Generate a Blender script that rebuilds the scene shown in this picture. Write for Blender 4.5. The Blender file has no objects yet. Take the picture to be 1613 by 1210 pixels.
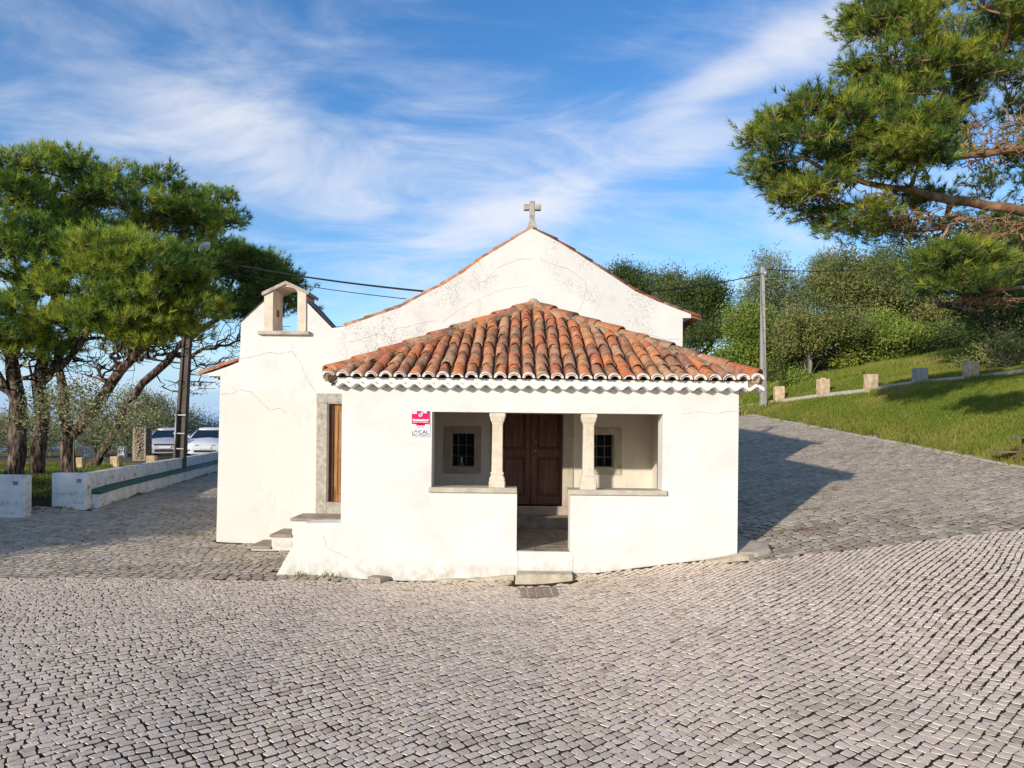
import bpy, bmesh, math, random
import numpy as np
from mathutils import Vector, Matrix
rad = math.radians
rng = np.random.default_rng(7)
random.seed(7)
scn = bpy.context.scene
col = scn.collection

# ------------------------------------------------------------------ camera
EYE = 2.34; FPX = 1150.0; HZ = 672.0; ROLL = rad(0.6)
cam_d = bpy.data.cameras.new('camera'); cam = bpy.data.objects.new('camera', cam_d); col.objects.link(cam)
cam_d.sensor_width = 36.0; cam_d.sensor_fit = 'HORIZONTAL'
cam_d.lens = 36.0 * FPX / 1613.0
cam_d.shift_y = (HZ - 605.0) / 1613.0
cam_d.clip_start = 0.1; cam_d.clip_end = 30000
cam.matrix_world = Matrix.Translation((0, 0, EYE)) @ Matrix.Rotation(rad(90), 4, 'X') @ Matrix.Rotation(ROLL, 4, 'Z')
scn.camera = cam

def P(x, y, Y):
    u = x - 806.5; v = HZ - y
    c, s = math.cos(ROLL), math.sin(ROLL)
    return Vector(((u * c - v * s) / FPX * Y, Y, EYE + (u * s + v * c) / FPX * Y))

# ------------------------------------------------------------------ light
SUN_AZ = rad(37.0); SUN_EL = rad(16.0)          # light travels towards +X,+Y
sd = bpy.data.lights.new('sun', 'SUN'); sun = bpy.data.objects.new('sun', sd); col.objects.link(sun)
sd.energy = 4.1; sd.angle = rad(0.9); sd.color = (1.0, 0.91, 0.79)
Ldir = Vector((math.sin(SUN_AZ) * math.cos(SUN_EL), math.cos(SUN_AZ) * math.cos(SUN_EL), -math.sin(SUN_EL)))
sun.rotation_euler = Ldir.to_track_quat('-Z', 'Y').to_euler()
sun.location = (-20, -20, 20)

world = bpy.data.worlds.new('World'); scn.world = world; world.use_nodes = True
wn = world.node_tree.nodes; wl = world.node_tree.links; wn.clear()
def W(t, **k):
    n = wn.new(t)
    for a, b in k.items(): setattr(n, a, b)
    return n
sky = W('ShaderNodeTexSky', sky_type='NISHITA'); sky.sun_disc = False
sky.sun_elevation = SUN_EL; sky.sun_rotation = rad(180) + SUN_AZ
sky.air_density = 1.0; sky.dust_density = 0.3; sky.ozone_density = 2.2
hs = W('ShaderNodeHueSaturation'); hs.inputs['Hue'].default_value = 0.508; hs.inputs['Saturation'].default_value = 1.3; hs.inputs['Value'].default_value = 1.55
wl.new(sky.outputs[0], hs.inputs['Color'])
tc = W('ShaderNodeTexCoord'); sx = W('ShaderNodeSeparateXYZ'); wl.new(tc.outputs['Generated'], sx.inputs[0])
def WM(op, a, b=None, c=None, clamp=False):
    n = W('ShaderNodeMath', operation=op); n.use_clamp = clamp
    for i, v in enumerate((a, b, c)):
        if v is None: continue
        if isinstance(v, (int, float)): n.inputs[i].default_value = v
        else: wl.new(v, n.inputs[i])
    return n.outputs[0]
dz = WM('ADD', WM('MAXIMUM', sx.outputs[2], 0.0), 0.22)
cx_ = WM('DIVIDE', sx.outputs[0], dz); cy_ = WM('DIVIDE', sx.outputs[1], dz)
cmb = W('ShaderNodeCombineXYZ'); wl.new(cx_, cmb.inputs[0]); wl.new(cy_, cmb.inputs[1])
mp = W('ShaderNodeMapping'); mp.inputs['Rotation'].default_value = (0, 0, rad(-38)); mp.inputs['Scale'].default_value = (0.75, 1.2, 1)
mp.inputs['Location'].default_value = (3.1, 1.7, 0)
wl.new(cmb.outputs[0], mp.inputs[0])
n1 = W('ShaderNodeTexNoise'); n1.inputs['Scale'].default_value = 3.0; n1.inputs['Detail'].default_value = 9
n1.inputs['Roughness'].default_value = 0.6; n1.inputs['Distortion'].default_value = 0.5
wl.new(mp.outputs[0], n1.inputs['Vector'])
n2w = W('ShaderNodeTexNoise'); n2w.inputs['Scale'].default_value = 0.5; n2w.inputs['Detail'].default_value = 3
wl.new(mp.outputs[0], n2w.inputs['Vector'])
# broad banks of cirrus at given directions (azimuth from +Y, elevation, half width in degrees, weight)
dens = WM('ADD', WM('MULTIPLY', n1.outputs[0], 1.05), WM('MULTIPLY', n2w.outputs[0], 0.30))
az = WM('ARCTAN2', sx.outputs[0], sx.outputs[1]); el = WM('ARCSINE', sx.outputs[2])
def bank(a, e, wa, we, tilt, wgt):
    global dens
    da = WM('SUBTRACT', az, rad(a)); de = WM('SUBTRACT', el, rad(e))
    t = rad(tilt)
    p = WM('ADD', WM('MULTIPLY', da, math.cos(t) / rad(wa)), WM('MULTIPLY', de, math.sin(t) / rad(wa)))
    q = WM('ADD', WM('MULTIPLY', da, -math.sin(t) / rad(we)), WM('MULTIPLY', de, math.cos(t) / rad(we)))
    r2 = WM('ADD', WM('MULTIPLY', p, p), WM('MULTIPLY', q, q))
    g = WM('MULTIPLY', WM('POWER', 2.718, WM('MULTIPLY', r2, -1.0)), wgt)
    dens = WM('ADD', dens, g)
bank(14.5, 24.3, 5.0, 1.5, 18, .34); bank(21.5, 26.3, 5.5, 2.0, 14, .34); bank(13.5, 20.4, 5.5, 1.4, 10, .24); bank(-3.5, 14.5, 6, 2.6, 22, .22); bank(3.4, 17.5, 5, 2.0, 26, .20)
bank(-15, 17.5, 9, 3.4, -14, .17); bank(-29, 23.0, 12, 1.8, -8, .15); bank(-20, 27.5, 14, 1.2, -10, .10); bank(-33, 19.0, 11, 1.6, -8, .10); bank(13, 14.5, 9, 3, 8, .11); bank(-6, 24, 9, 1.6, 14, .06)
bank(2, 29, 12, 3.2, 6, -.16); bank(-28, 29, 16, 2.4, 0, -.08); bank(24, 18, 7, 2.4, 16, -.06)
mr = W('ShaderNodeMapRange', interpolation_type='SMOOTHSTEP'); mr.inputs['From Min'].default_value = 0.56; mr.inputs['From Max'].default_value = 1.18
wl.new(dens, mr.inputs['Value'])
cm = WM('MULTIPLY', mr.outputs[0], 0.85)
hz = W('ShaderNodeMapRange', interpolation_type='SMOOTHSTEP'); hz.inputs['From Min'].default_value = 0.16; hz.inputs['From Max'].default_value = -0.02
hz.inputs['To Max'].default_value = 0.92; wl.new(sx.outputs[2], hz.inputs['Value'])
mh = W('ShaderNodeMix', data_type='RGBA'); wl.new(hz.outputs[0], mh.inputs[0]); wl.new(hs.outputs[0], mh.inputs[6]); mh.inputs[7].default_value = (2.3, 4.1, 7.4, 1)
mix = W('ShaderNodeMix', data_type='RGBA'); wl.new(cm, mix.inputs[0]); wl.new(mh.outputs[2], mix.inputs[6])
mix.inputs[7].default_value = (6.9, 7.0, 7.5, 1)
bg = W('ShaderNodeBackground'); bg.inputs['Strength'].default_value = 0.12
wl.new(mix.outputs[2], bg.inputs['Color'])
wo = W('ShaderNodeOutputWorld'); wl.new(bg.outputs[0], wo.inputs['Surface'])
scn.view_settings.view_transform = 'Standard'; scn.view_settings.look = 'None'
scn.view_settings.exposure = 0.13; scn.view_settings.gamma = 1.0; scn.view_settings.use_curve_mapping = False

# ------------------------------------------------------------------ helpers
def link(name, me, m=None, parent=None):
    o = bpy.data.objects.new(name, me); col.objects.link(o)
    if m is not None and me is not None and len(me.materials) == 0: me.materials.append(m)
    if parent is not None: o.parent = parent
    return o
def tag(o, label=None, cat=None, group=None, kind=None):
    if label: o['label'] = label
    if cat: o['category'] = cat
    if group: o['group'] = group
    if kind: o['kind'] = kind
    return o
def empty(name, loc=(0, 0, 0), rz=0.0):
    o = bpy.data.objects.new(name, None); col.objects.link(o); o.location = loc; o.rotation_euler = (0, 0, rz)
    o.empty_display_size = 0.3
    return o
def np_mesh(name, V, F, attr=None, smooth=False):
    """V (n,3); F (m,k) constant k; attr = per vertex float 'tone'"""
    V = np.asarray(V, np.float32); F = np.asarray(F, np.int32)
    me = bpy.data.meshes.new(name)
    m, k = F.shape
    me.vertices.add(len(V)); me.vertices.foreach_set('co', V.ravel())
    me.loops.add(m * k); me.loops.foreach_set('vertex_index', F.ravel())
    me.polygons.add(m); me.polygons.foreach_set('loop_start', np.arange(m, dtype=np.int32) * k)
    me.polygons.foreach_set('loop_total', np.full(m, k, np.int32))
    me.polygons.foreach_set('use_smooth', np.full(m, bool(smooth)))
    if attr is not None:
        a = me.attributes.new('tone', 'FLOAT', 'POINT'); a.data.foreach_set('value', np.asarray(attr, np.float32))
    me.update(calc_edges=True)
    return me
def bm_obj(name, bm, m, parent=None, smooth=False):
    bmesh.ops.recalc_face_normals(bm, faces=bm.faces[:])
    me = bpy.data.meshes.new(name); bm.to_mesh(me); bm.free()
    if smooth:
        for p in me.polygons: p.use_smooth = True
    return link(name, me, m, parent)
def add_box(bm, lo, hi, bev=0.0):
    r = bmesh.ops.create_cube(bm, size=1.0)
    vs = r['verts']
    for v in vs:
        v.co = Vector([lo[i] + (v.co[i] + .5) * (hi[i] - lo[i]) for i in range(3)])
    if bev > 0:
        es = list({e for v in vs for e in v.link_edges})
        bmesh.ops.bevel(bm, geom=es, offset=bev, segments=1, affect='EDGES')
    return vs
def box(name, lo, hi, m, parent=None, bev=0.0):
    bm = bmesh.new(); add_box(bm, lo, hi, bev)
    return bm_obj(name, bm, m, parent)
def add_prism(bm, outer, holes, y0, y1):
    """outline in XZ extruded along Y, holes cut through"""
    loops = [outer] + list(holes)
    edges = []; rings = []
    for lp in loops:
        vs = [bm.verts.new((p[0], y0, p[1])) for p in lp]
        rings.append(vs)
        for i in range(len(vs)): edges.append(bm.edges.new((vs[i], vs[(i + 1) % len(vs)])))
    r = bmesh.ops.triangle_fill(bm, use_beauty=True, use_dissolve=False, edges=edges)
    faces = [g for g in r['geom'] if isinstance(g, bmesh.types.BMFace)]
    back = {}
    for vs in rings:
        for v in vs: back[v] = bm.verts.new((v.co.x, y1, v.co.z))
    for f in faces: bm.faces.new([back[v] for v in reversed(f.verts)])
    for vs in rings:
        for i in range(len(vs)):
            a, b = vs[i], vs[(i + 1) % len(vs)]
            bm.faces.new((a, b, back[b], back[a]))
def prism(name, outer, holes, y0, y1, m, parent=None):
    bm = bmesh.new(); add_prism(bm, outer, holes, y0, y1)
    return bm_obj(name, bm, m, parent)
def add_tube(bm, pts, r, n=8, caps=True):
    pts = [Vector(p) for p in pts]
    rr = r if isinstance(r, (list, tuple)) else [r] * len(pts)
    prev = None
    for i, p in enumerate(pts):
        d = (pts[min(i + 1, len(pts) - 1)] - pts[max(i - 1, 0)]).normalized()
        a = Vector((0, 0, 1)) if abs(d.z) < .9 else Vector((1, 0, 0))
        e1 = d.cross(a).normalized(); e2 = d.cross(e1)
        ring = [bm.verts.new(p + (e1 * math.cos(2 * math.pi * k / n) + e2 * math.sin(2 * math.pi * k / n)) * rr[i]) for k in range(n)]
        if prev:
            for k in range(n): bm.faces.new((prev[k], prev[(k + 1) % n], ring[(k + 1) % n], ring[k]))
        elif caps: bm.faces.new(ring)
        prev = ring
    if caps: bm.faces.new(list(reversed(prev)))
def tube(name, pts, r, m, parent=None, n=8):
    bm = bmesh.new(); add_tube(bm, pts, r, n)
    return bm_obj(name, bm, m, parent, smooth=True)
def sstep(a, b, x):
    t = np.clip((np.asarray(x, float) - a) / (b - a), 0, 1); return t * t * (3 - 2 * t)
def wob(x, y, s=1.0, seed=0.0):
    x = np.asarray(x, float) * s + seed * 3.7; y = np.asarray(y, float) * s - seed * 1.9
    return (np.sin(x * 1.0 + 1.3 * np.sin(y * .7)) + np.sin(y * 1.31 + 1.1 * np.sin(x * .83 + 2)) + .5 * np.sin(2.3 * x + 1.9 * y)) / 2.5

# ------------------------------------------------------------------ materials
def mat(name, cols, scale=3.0, detail=6, rough=0.85, bump=0.0, bscale=30.0, spec=0.25, attr=False, attr_cols=None,
        objrand=None, metallic=0.0, stretch=(1, 1, 1), coord='Object', trans=0.0, amix=0.55, lo=.3, hi=.7):
    m = bpy.data.materials.new(name); m.use_nodes = True
    N, L = m.node_tree.nodes, m.node_tree.links
    b = N['Principled BSDF']; b.inputs['Roughness'].default_value = rough
    b.inputs['Specular IOR Level'].default_value = spec; b.inputs['Metallic'].default_value = metallic
    if coord == 'World':
        g = N.new('ShaderNodeNewGeometry'); vec = g.outputs['Position']
    else:
        t = N.new('ShaderNodeTexCoord'); vec = t.outputs['Object']
    mpn = N.new('ShaderNodeMapping'); mpn.inputs['Scale'].default_value = stretch; L.new(vec, mpn.inputs[0]); vec = mpn.outputs[0]
    def ramp(src, cs, lo, hi):
        r = N.new('ShaderNodeValToRGB'); e = r.color_ramp.elements
        for i, c in enumerate(cs):
            pos = lo + (hi - lo) * i / max(1, len(cs) - 1)
            if i < 2: x = e[i]; x.position = pos
            else: x = e.new(pos)
            x.color = (*c, 1)
        if len(cs) == 1: e[1].color = (*cs[0], 1)
        L.new(src, r.inputs[0]); return r.outputs[0]
    ns = N.new('ShaderNodeTexNoise'); ns.inputs['Scale'].default_value = scale; ns.inputs['Detail'].default_value = detail
    ns.inputs['Roughness'].default_value = 0.62
    L.new(vec, ns.inputs['Vector'])
    c = ramp(ns.outputs[0], cols, lo, hi)
    if attr or objrand:
        if attr:
            a = N.new('ShaderNodeAttribute'); a.attribute_name = 'tone'; s = a.outputs['Fac']
        else:
            a = N.new('ShaderNodeObjectInfo'); s = a.outputs['Random']
        c2 = ramp(s, attr_cols or objrand, 0, 1)
        mx = N.new('ShaderNodeMix'); mx.data_type = 'RGBA'; mx.inputs[0].default_value = amix
        L.new(c, mx.inputs[6]); L.new(c2, mx.inputs[7]); c = mx.outputs[2]
    m['out'] = 0
    L.new(c, b.inputs['Base Color'])
    if bump > 0:
        nb = N.new('ShaderNodeTexNoise'); nb.inputs['Scale'].default_value = bscale; nb.inputs['Detail'].default_value = 8
        L.new(vec, nb.inputs['Vector'])
        bp = N.new('ShaderNodeBump'); bp.inputs['Strength'].default_value = bump; bp.inputs['Distance'].default_value = 0.02
        L.new(nb.outputs[0], bp.inputs['Height']); L.new(bp.outputs[0], b.inputs['Normal'])
    if trans > 0:
        tr = N.new('ShaderNodeBsdfTranslucent'); L.new(c, tr.inputs['Color'])
        ms = N.new('ShaderNodeMixShader'); ms.inputs[0].default_value = trans
        L.new(b.outputs[0], ms.inputs[1]); L.new(tr.outputs[0], ms.inputs[2])
        L.new(ms.outputs[0], N['Material Output'].inputs['Surface'])
    return m
def overlay(m, color, scale, lo, hi, amount, stretch=(1, 1, 1), coord='Object', mask=None, detail=6):
    """mix a stain colour into the base colour through thresholded noise; mask(N,L,vec)->socket narrows it"""
    N, L = m.node_tree.nodes, m.node_tree.links
    b = N['Principled BSDF']; src = b.inputs['Base Color'].links[0].from_socket
    if coord == 'World': vec = N.new('ShaderNodeNewGeometry').outputs['Position']
    else: vec = N.new('ShaderNodeTexCoord').outputs['Object']
    mpn = N.new('ShaderNodeMapping'); mpn.inputs['Scale'].default_value = stretch; L.new(vec, mpn.inputs[0])
    ns = N.new('ShaderNodeTexNoise'); ns.inputs['Scale'].default_value = scale; ns.inputs['Detail'].default_value = detail
    ns.inputs['Roughness'].default_value = 0.65
    L.new(mpn.outputs[0], ns.inputs['Vector'])
    r = N.new('ShaderNodeMapRange'); r.interpolation_type = 'SMOOTHSTEP'
    r.inputs['From Min'].default_value = lo; r.inputs['From Max'].default_value = hi; r.inputs['To Max'].default_value = amount
    L.new(ns.outputs[0], r.inputs['Value']); f = r.outputs[0]
    if mask is not None:
        k = mask(N, L, vec)
        mm = N.new('ShaderNodeMath'); mm.operation = 'MULTIPLY'; L.new(f, mm.inputs[0]); L.new(k, mm.inputs[1]); f = mm.outputs[0]
    mx = N.new('ShaderNodeMix'); mx.data_type = 'RGBA'; L.new(f, mx.inputs[0]); L.new(src, mx.inputs[6]); mx.inputs[7].default_value = (*color, 1)
    L.new(mx.outputs[2], b.inputs['Base Color'])
    for n in N:                                   # keep translucent in step
        if n.bl_idname == 'ShaderNodeBsdfTranslucent': L.new(mx.outputs[2], n.inputs['Color'])
    return m
def lin_mask(a, b, c, lo, hi, noise=0.0, nscale=2.0):
    """smoothstep of a*x+b*z+c (+noise) in object space"""
    def f(N, L, vec):
        s = N.new('ShaderNodeSeparateXYZ'); L.new(vec, s.inputs[0])
        m1 = N.new('ShaderNodeMath'); m1.operation = 'MULTIPLY_ADD'; m1.inputs[1].default_value = a; m1.inputs[2].default_value = c; L.new(s.outputs[0], m1.inputs[0])
        m2 = N.new('ShaderNodeMath'); m2.operation = 'MULTIPLY_ADD'; m2.inputs[1].default_value = b; L.new(s.outputs[2], m2.inputs[0]); L.new(m1.outputs[0], m2.inputs[2])
        o = m2.outputs[0]
        if noise:
            n = N.new('ShaderNodeTexNoise'); n.inputs['Scale'].default_value = nscale; L.new(vec, n.inputs['Vector'])
            m3 = N.new('ShaderNodeMath'); m3.operation = 'MULTIPLY_ADD'; m3.inputs[1].default_value = noise; L.new(n.outputs[0], m3.inputs[0]); L.new(o, m3.inputs[2]); o = m3.outputs[0]
        r = N.new('ShaderNodeMapRange'); r.interpolation_type = 'SMOOTHSTEP'; r.inputs['From Min'].default_value = lo; r.inputs['From Max'].default_value = hi
        L.new(o, r.inputs['Value']); return r.outputs[0]
    return f
def patch_mask(scale, lo, hi):
    def f(N, L, vec):
        n = N.new('ShaderNodeTexNoise'); n.inputs['Scale'].default_value = scale; n.inputs['Detail'].default_value = 3; L.new(vec, n.inputs['Vector'])
        r = N.new('ShaderNodeMapRange'); r.interpolation_type = 'SMOOTHSTEP'; r.inputs['From Min'].default_value = lo; r.inputs['From Max'].default_value = hi
        L.new(n.outputs[0], r.inputs['Value']); return r.outputs[0]
    return f
def prod(*fs):
    def f(N, L, vec):
        o = fs[0](N, L, vec)
        for g in fs[1:]:
            m = N.new('ShaderNodeMath'); m.operation = 'MULTIPLY'; L.new(o, m.inputs[0]); L.new(g(N, L, vec), m.inputs[1]); o = m.outputs[0]
        return o
    return f

WHITE = [(.64, .61, .55), (.71, .685, .625), (.745, .725, .67)]
M = {}
M['plaster'] = mat('plaster', WHITE, scale=1.6, rough=.9, bump=.18, bscale=9, spec=.1)
overlay(M['plaster'], (.62, .56, .46), 2.2, .58, .8, .35, stretch=(2.2, 2.2, .35))
overlay(M['plaster'], (.16, .14, .11), 28, .705, .76, .55)
overlay(M['plaster'], (.40, .34, .25), 6, .42, .6, .55, mask=lin_mask(0, -1, .28, 0, .35, .25, 5))
M['facade_plaster'] = mat('facade_plaster', WHITE, scale=1.3, rough=.9, bump=.2, bscale=8, spec=.1)
overlay(M['facade_plaster'], (.62, .57, .47), 1.8, .55, .8, .4, stretch=(1.6, 1.6, .5))
overlay(M['facade_plaster'], (.72, .65, .55), 1.2, .1, .5, .6, mask=prod(lin_mask(0, -1, 2.42, -.12, .10, .9, 1.1), lin_mask(-1, 0, -3.25, 0, .12)))
# grey mildew close under the two gable slopes
overlay(M['facade_plaster'], (.74, .665, .55), .5, .0, .1, .9, mask=prod(lin_mask(1, 0, 2.2, 0, .02), lin_mask(-1, 0, 2.75, 0, .02), lin_mask(0, -1, 2.66, 0, .02)))
APX, APZ = P(838, 360, 13.8).x, P(838, 360, 13.8).z
overlay(M['facade_plaster'], (.22, .21, .18), 48, .48, .62, .65, detail=9, mask=prod(patch_mask(1.5, .40, .56), lin_mask(-.62, 1, -(APZ - .62 * APX) + .62 + .0, -.02, .30, .45, 1.8), lin_mask(-1, 0, APX - .35, 0, .4), lin_mask(1, 0, 3.05, 0, .25, .6, 1.3)))
overlay(M['facade_plaster'], (.22, .21, .18), 48, .48, .62, .65, detail=9, mask=prod(patch_mask(1.3, .38, .54), lin_mask(.62, 1, -(APZ + .62 * APX) + .60, -.02, .30, .45, 1.8), lin_mask(1, 0, -APX - .1, 0, .4), lin_mask(-1, 0, 2.6, 0, .5, .5, 1.2)))
overlay(M['facade_plaster'], (.30, .29, .25), 45, .66, .74, .6, detail=9, mask=lin_mask(0, 1, -3.4, 0, 1.5))
overlay(M['facade_plaster'], (.50, .47, .40), 9, .45, .75, .5, mask=patch_mask(.9, .5, .65), stretch=(1, 1, .5))
overlay(M['plaster'], (.60, .56, .48), 7, .45, .75, .35, mask=patch_mask(.8, .48, .66), stretch=(1, 1, .4))
M['inner_plaster'] = mat('inner_plaster', [(.70, .64, .54), (.76, .70, .60)], scale=2, rough=.9, bump=.15, bscale=9, spec=.1)
M['stone_trim'] = mat('stone_trim', [(.38, .32, .24), (.52, .46, .36), (.60, .53, .43)], scale=5, rough=.85, bump=.35, bscale=40, spec=.15)
overlay(M['stone_trim'], (.22, .18, .13), 14, .62, .72, .5)
M['pink_stone'] = mat('pink_stone', [(.36, .27, .21), (.44, .34, .27), (.48, .38, .31)], scale=6, rough=.85, bump=.2, bscale=40, spec=.15)
M['grey_stone'] = mat('grey_stone', [(.27, .24, .20), (.42, .38, .31), (.54, .49, .40)], scale=9, rough=.9, bump=.4, bscale=35, spec=.1)
overlay(M['grey_stone'], (.07, .065, .055), 12, .56, .72, .7)
M['slab'] = mat('slab', [(.20, .165, .13), (.32, .265, .205), (.42, .355, .28)], scale=5, rough=.85, bump=.35, bscale=25, spec=.15)
M['rock'] = mat('rock', [(.30, .25, .19), (.42, .35, .27), (.52, .45, .35)], scale=4, rough=.9, bump=.5, bscale=18, spec=.1)
M['footing'] = mat('footing', [(.36, .29, .20), (.50, .42, .30), (.60, .52, .39)], scale=6, rough=.95, bump=.5, bscale=22, spec=.1)
overlay(M['footing'], (.10, .09, .06), 7, .6, .75, .7)
TERRA = [(.50, .12, .045), (.58, .20, .065), (.27, .13, .085), (.52, .31, .17), (.42, .11, .06), (.60, .25, .095), (.21, .11, .095), (.56, .17, .055), (.46, .25, .13), (.50, .15, .05)]
def tile_mat(name, am):
    m = mat(name, [(.42, .17, .085), (.48, .185, .08), (.52, .25, .13)], scale=7, rough=.88, bump=.4, bscale=30, spec=.15, objrand=TERRA, amix=am)
    overlay(m, (.10, .075, .055), 4.5, .48, .62, .7, coord='World')
    overlay(m, (.12, .10, .08), 24, .55, .66, .6, coord='World')
    overlay(m, (.46, .37, .26), 10, .54, .66, .75, coord='World')
    overlay(m, (.62, .33, .02), 5, .715, .74, .95, coord='World')
    return m
M['tile'] = tile_mat('tile', .75)
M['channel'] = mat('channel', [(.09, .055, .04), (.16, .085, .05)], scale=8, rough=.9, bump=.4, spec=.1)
M['mortar'] = mat('mortar', [(.12, .09, .065), (.30, .225, .155), (.42, .33, .23)], scale=9, rough=.95, bump=.6, bscale=25, spec=.1)
overlay(M['mortar'], (.62, .34, .02), 4, .66, .69, .9, coord='World')
M['white_lip'] = mat('white_lip', [(.72, .69, .62), (.82, .79, .73)], scale=8, rough=.9, spec=.1, bump=.1)
M['door'] = mat('door', [(.10, .042, .026), (.175, .075, .048), (.24, .11, .075)], scale=3.5, rough=.55, spec=.3, stretch=(6, 6, .6), bump=.15, bscale=15)
M['oak'] = mat('oak', [(.16, .07, .025), (.30, .14, .05), (.42, .23, .09)], scale=3.5, rough=.7, spec=.2, stretch=(7, 7, .6), bump=.3, bscale=14)
overlay(M['oak'], (.45, .33, .2), 26, .58, .7, .6, stretch=(2, 2, .5))
M['dark_oak'] = mat('dark_oak', [(.05, .02, .01), (.10, .045, .02)], scale=3.5, rough=.65, stretch=(7, 7, .6), bump=.2)
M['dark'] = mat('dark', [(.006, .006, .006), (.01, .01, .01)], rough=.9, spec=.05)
M['iron'] = mat('iron', [(.25, .25, .25), (.4, .4, .4)], rough=.5, metallic=.6)
M['black_metal'] = mat('black_metal', [(.02, .02, .02), (.04, .04, .04)], rough=.5)
M['flashing'] = mat('flashing', [(.03, .028, .03), (.06, .055, .06)], rough=.6)
M['crack'] = mat('crack', [(.24, .20, .15), (.36, .31, .24)], scale=20, rough=1, spec=0)
M['cobble'] = mat('cobble', [(.66, .505, .375), (.78, .615, .465), (.84, .68, .525)], scale=2.2, rough=.72, spec=.3, bump=.18, bscale=45, attr=True,
                  attr_cols=[(.40, .30, .215), (.66, .515, .385), (.76, .605, .46), (.82, .665, .515), (.88, .73, .575)], coord='World', amix=.6)
overlay(M['cobble'], (.46, .36, .275), .55, .50, .72, .5, coord='World')
overlay(M['cobble'], (.40, .29, .18), 1.7, .60, .74, .45, coord='World')
overlay(M['cobble'], (.20, .155, .115), 34, .62, .72, .55, coord='World')
M['old_cobble'] = mat('old_cobble', [(.32, .26, .19), (.45, .37, .275), (.57, .475, .36)], scale=1.2, rough=.75, spec=.3, bump=.3, bscale=30, attr=True,
                      attr_cols=[(.24, .19, .135), (.38, .31, .23), (.50, .415, .315), (.62, .525, .41)], coord='World', amix=.55)
overlay(M['old_cobble'], (.24, .115, .04), .9, .60, .72, .7, coord='World')
overlay(M['old_cobble'], (.085, .075, .03), 1.6, .60, .74, .6, coord='World')
M['joint_soil'] = mat('joint_soil', [(.032, .024, .016), (.055, .040, .025), (.045, .045, .018)], scale=3, rough=1, spec=.05, bump=.5, coord='World')
M['soil'] = mat('soil', [(.12, .09, .05), (.18, .135, .08), (.12, .12, .045)], scale=.8, rough=1, spec=.05, bump=.5, coord='World')
M['lawn'] = mat('lawn', [(.08, .11, .02), (.12, .14, .03), (.18, .14, .05)], scale=.7, rough=1, spec=.05, bump=.8, bscale=20, coord='World')
overlay(M['lawn'], (.16, .10, .05), 1.2, .57, .68, .55, coord='World')
overlay(M['lawn'], (.20, .12, .06), 5, .3, .6, .85, mask=lin_mask(-1, 0, 11.1, 0, .9, .9, 2))
M['grass'] = mat('grass', [(0.121, 0.183, 0.022), (0.189, 0.232, 0.034), (0.297, 0.256, 0.054)], scale=.5, rough=.7, spec=.2, attr=True,
                 attr_cols=[(0.081, 0.146, 0.014), (0.176, 0.244, 0.026), (0.324, 0.317, 0.048), (0.567, 0.390, 0.168)], coord='World', trans=.3)
M['kerb'] = mat('kerb', [(.38, .34, .28), (.52, .47, .40)], scale=5, rough=.9, bump=.4, spec=.1, coord='World')
M['white_wall'] = mat('white_wall', [(.55, .53, .50), (.70, .68, .65), (.78, .76, .73)], scale=3, rough=.9, bump=.5, bscale=14, spec=.1)
overlay(M['white_wall'], (.10, .095, .085), 5, .55, .72, .75)
overlay(M['white_wall'], (.18, .16, .14), 16, .56, .66, .7, mask=lin_mask(0, -1, .75, 0, .4, .2, 4))
M['green_paint'] = mat('green_paint', [(.012, .085, .05), (.02, .13, .08)], scale=6, rough=.6, bump=.2)
M['bollard'] = mat('bollard', [(.40, .26, .14), (.56, .42, .26), (.66, .57, .42)], scale=5, rough=.95, bump=.6, bscale=18, spec=.1)
M['pale_bollard'] = mat('pale_bollard', [(.55, .52, .46), (.68, .65, .58)], scale=5, rough=.95, bump=.5, bscale=18, spec=.1)
M['concrete'] = mat('concrete', [(.30, .28, .24), (.42, .39, .34)], scale=5, rough=.9, bump=.3, bscale=30, spec=.1, stretch=(1, 1, .3))
M['dark_concrete'] = mat('dark_concrete', [(.08, .066, .054), (.16, .138, .118)], scale=5, rough=.9, bump=.3, bscale=30, spec=.1, stretch=(1, 1, .3))
M['bark'] = mat('bark', [(.02, .014, .011), (.06, .042, .032), (.17, .125, .095), (.24, .18, .14)], scale=4.2, rough=1, bump=1.0, bscale=5, spec=.05, stretch=(3.2, 3.2, .75), detail=5, lo=.38, hi=.64)
M['red_bark'] = mat('red_bark', [(.12, .07, .04), (.26, .15, .08), (.40, .26, .15)], scale=5, rough=1, bump=.8, bscale=14, spec=.05)
M['twig'] = mat('twig', [(.16, .115, .07), (.30, .22, .14)], scale=5, rough=1, spec=.05)
M['pale_bark'] = mat('pale_bark', [(.22, .18, .12), (.36, .31, .23)], scale=4, rough=1, spec=.05, bump=.3)
def leaf(name, cs, tr=.3, rough=.55):
    return mat(name, [cs[0], cs[-1]], scale=.9, rough=rough, spec=.25, attr=True, attr_cols=cs, coord='World', trans=tr, amix=.8)
M['pine_leaf'] = leaf('pine_leaf', [(0.054, 0.126, 0.030), (0.116, 0.237, 0.035), (0.232, 0.363, 0.046), (0.519, 0.540, 0.061)], tr=.4)
M['pine_near'] = leaf('pine_near', [(0.042, 0.094, 0.025), (0.092, 0.188, 0.030), (0.197, 0.300, 0.037), (0.473, 0.475, 0.056)], tr=.4)
M['dark_leaf'] = leaf('dark_leaf', [(0.047, 0.077, 0.022), (0.081, 0.125, 0.028), (0.127, 0.173, 0.039), (0.194, 0.219, 0.062)])
M['olive_leaf'] = leaf('olive_leaf', [(0.098, 0.127, 0.035), (0.163, 0.196, 0.045), (0.244, 0.263, 0.069), (0.358, 0.330, 0.106)])
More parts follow.
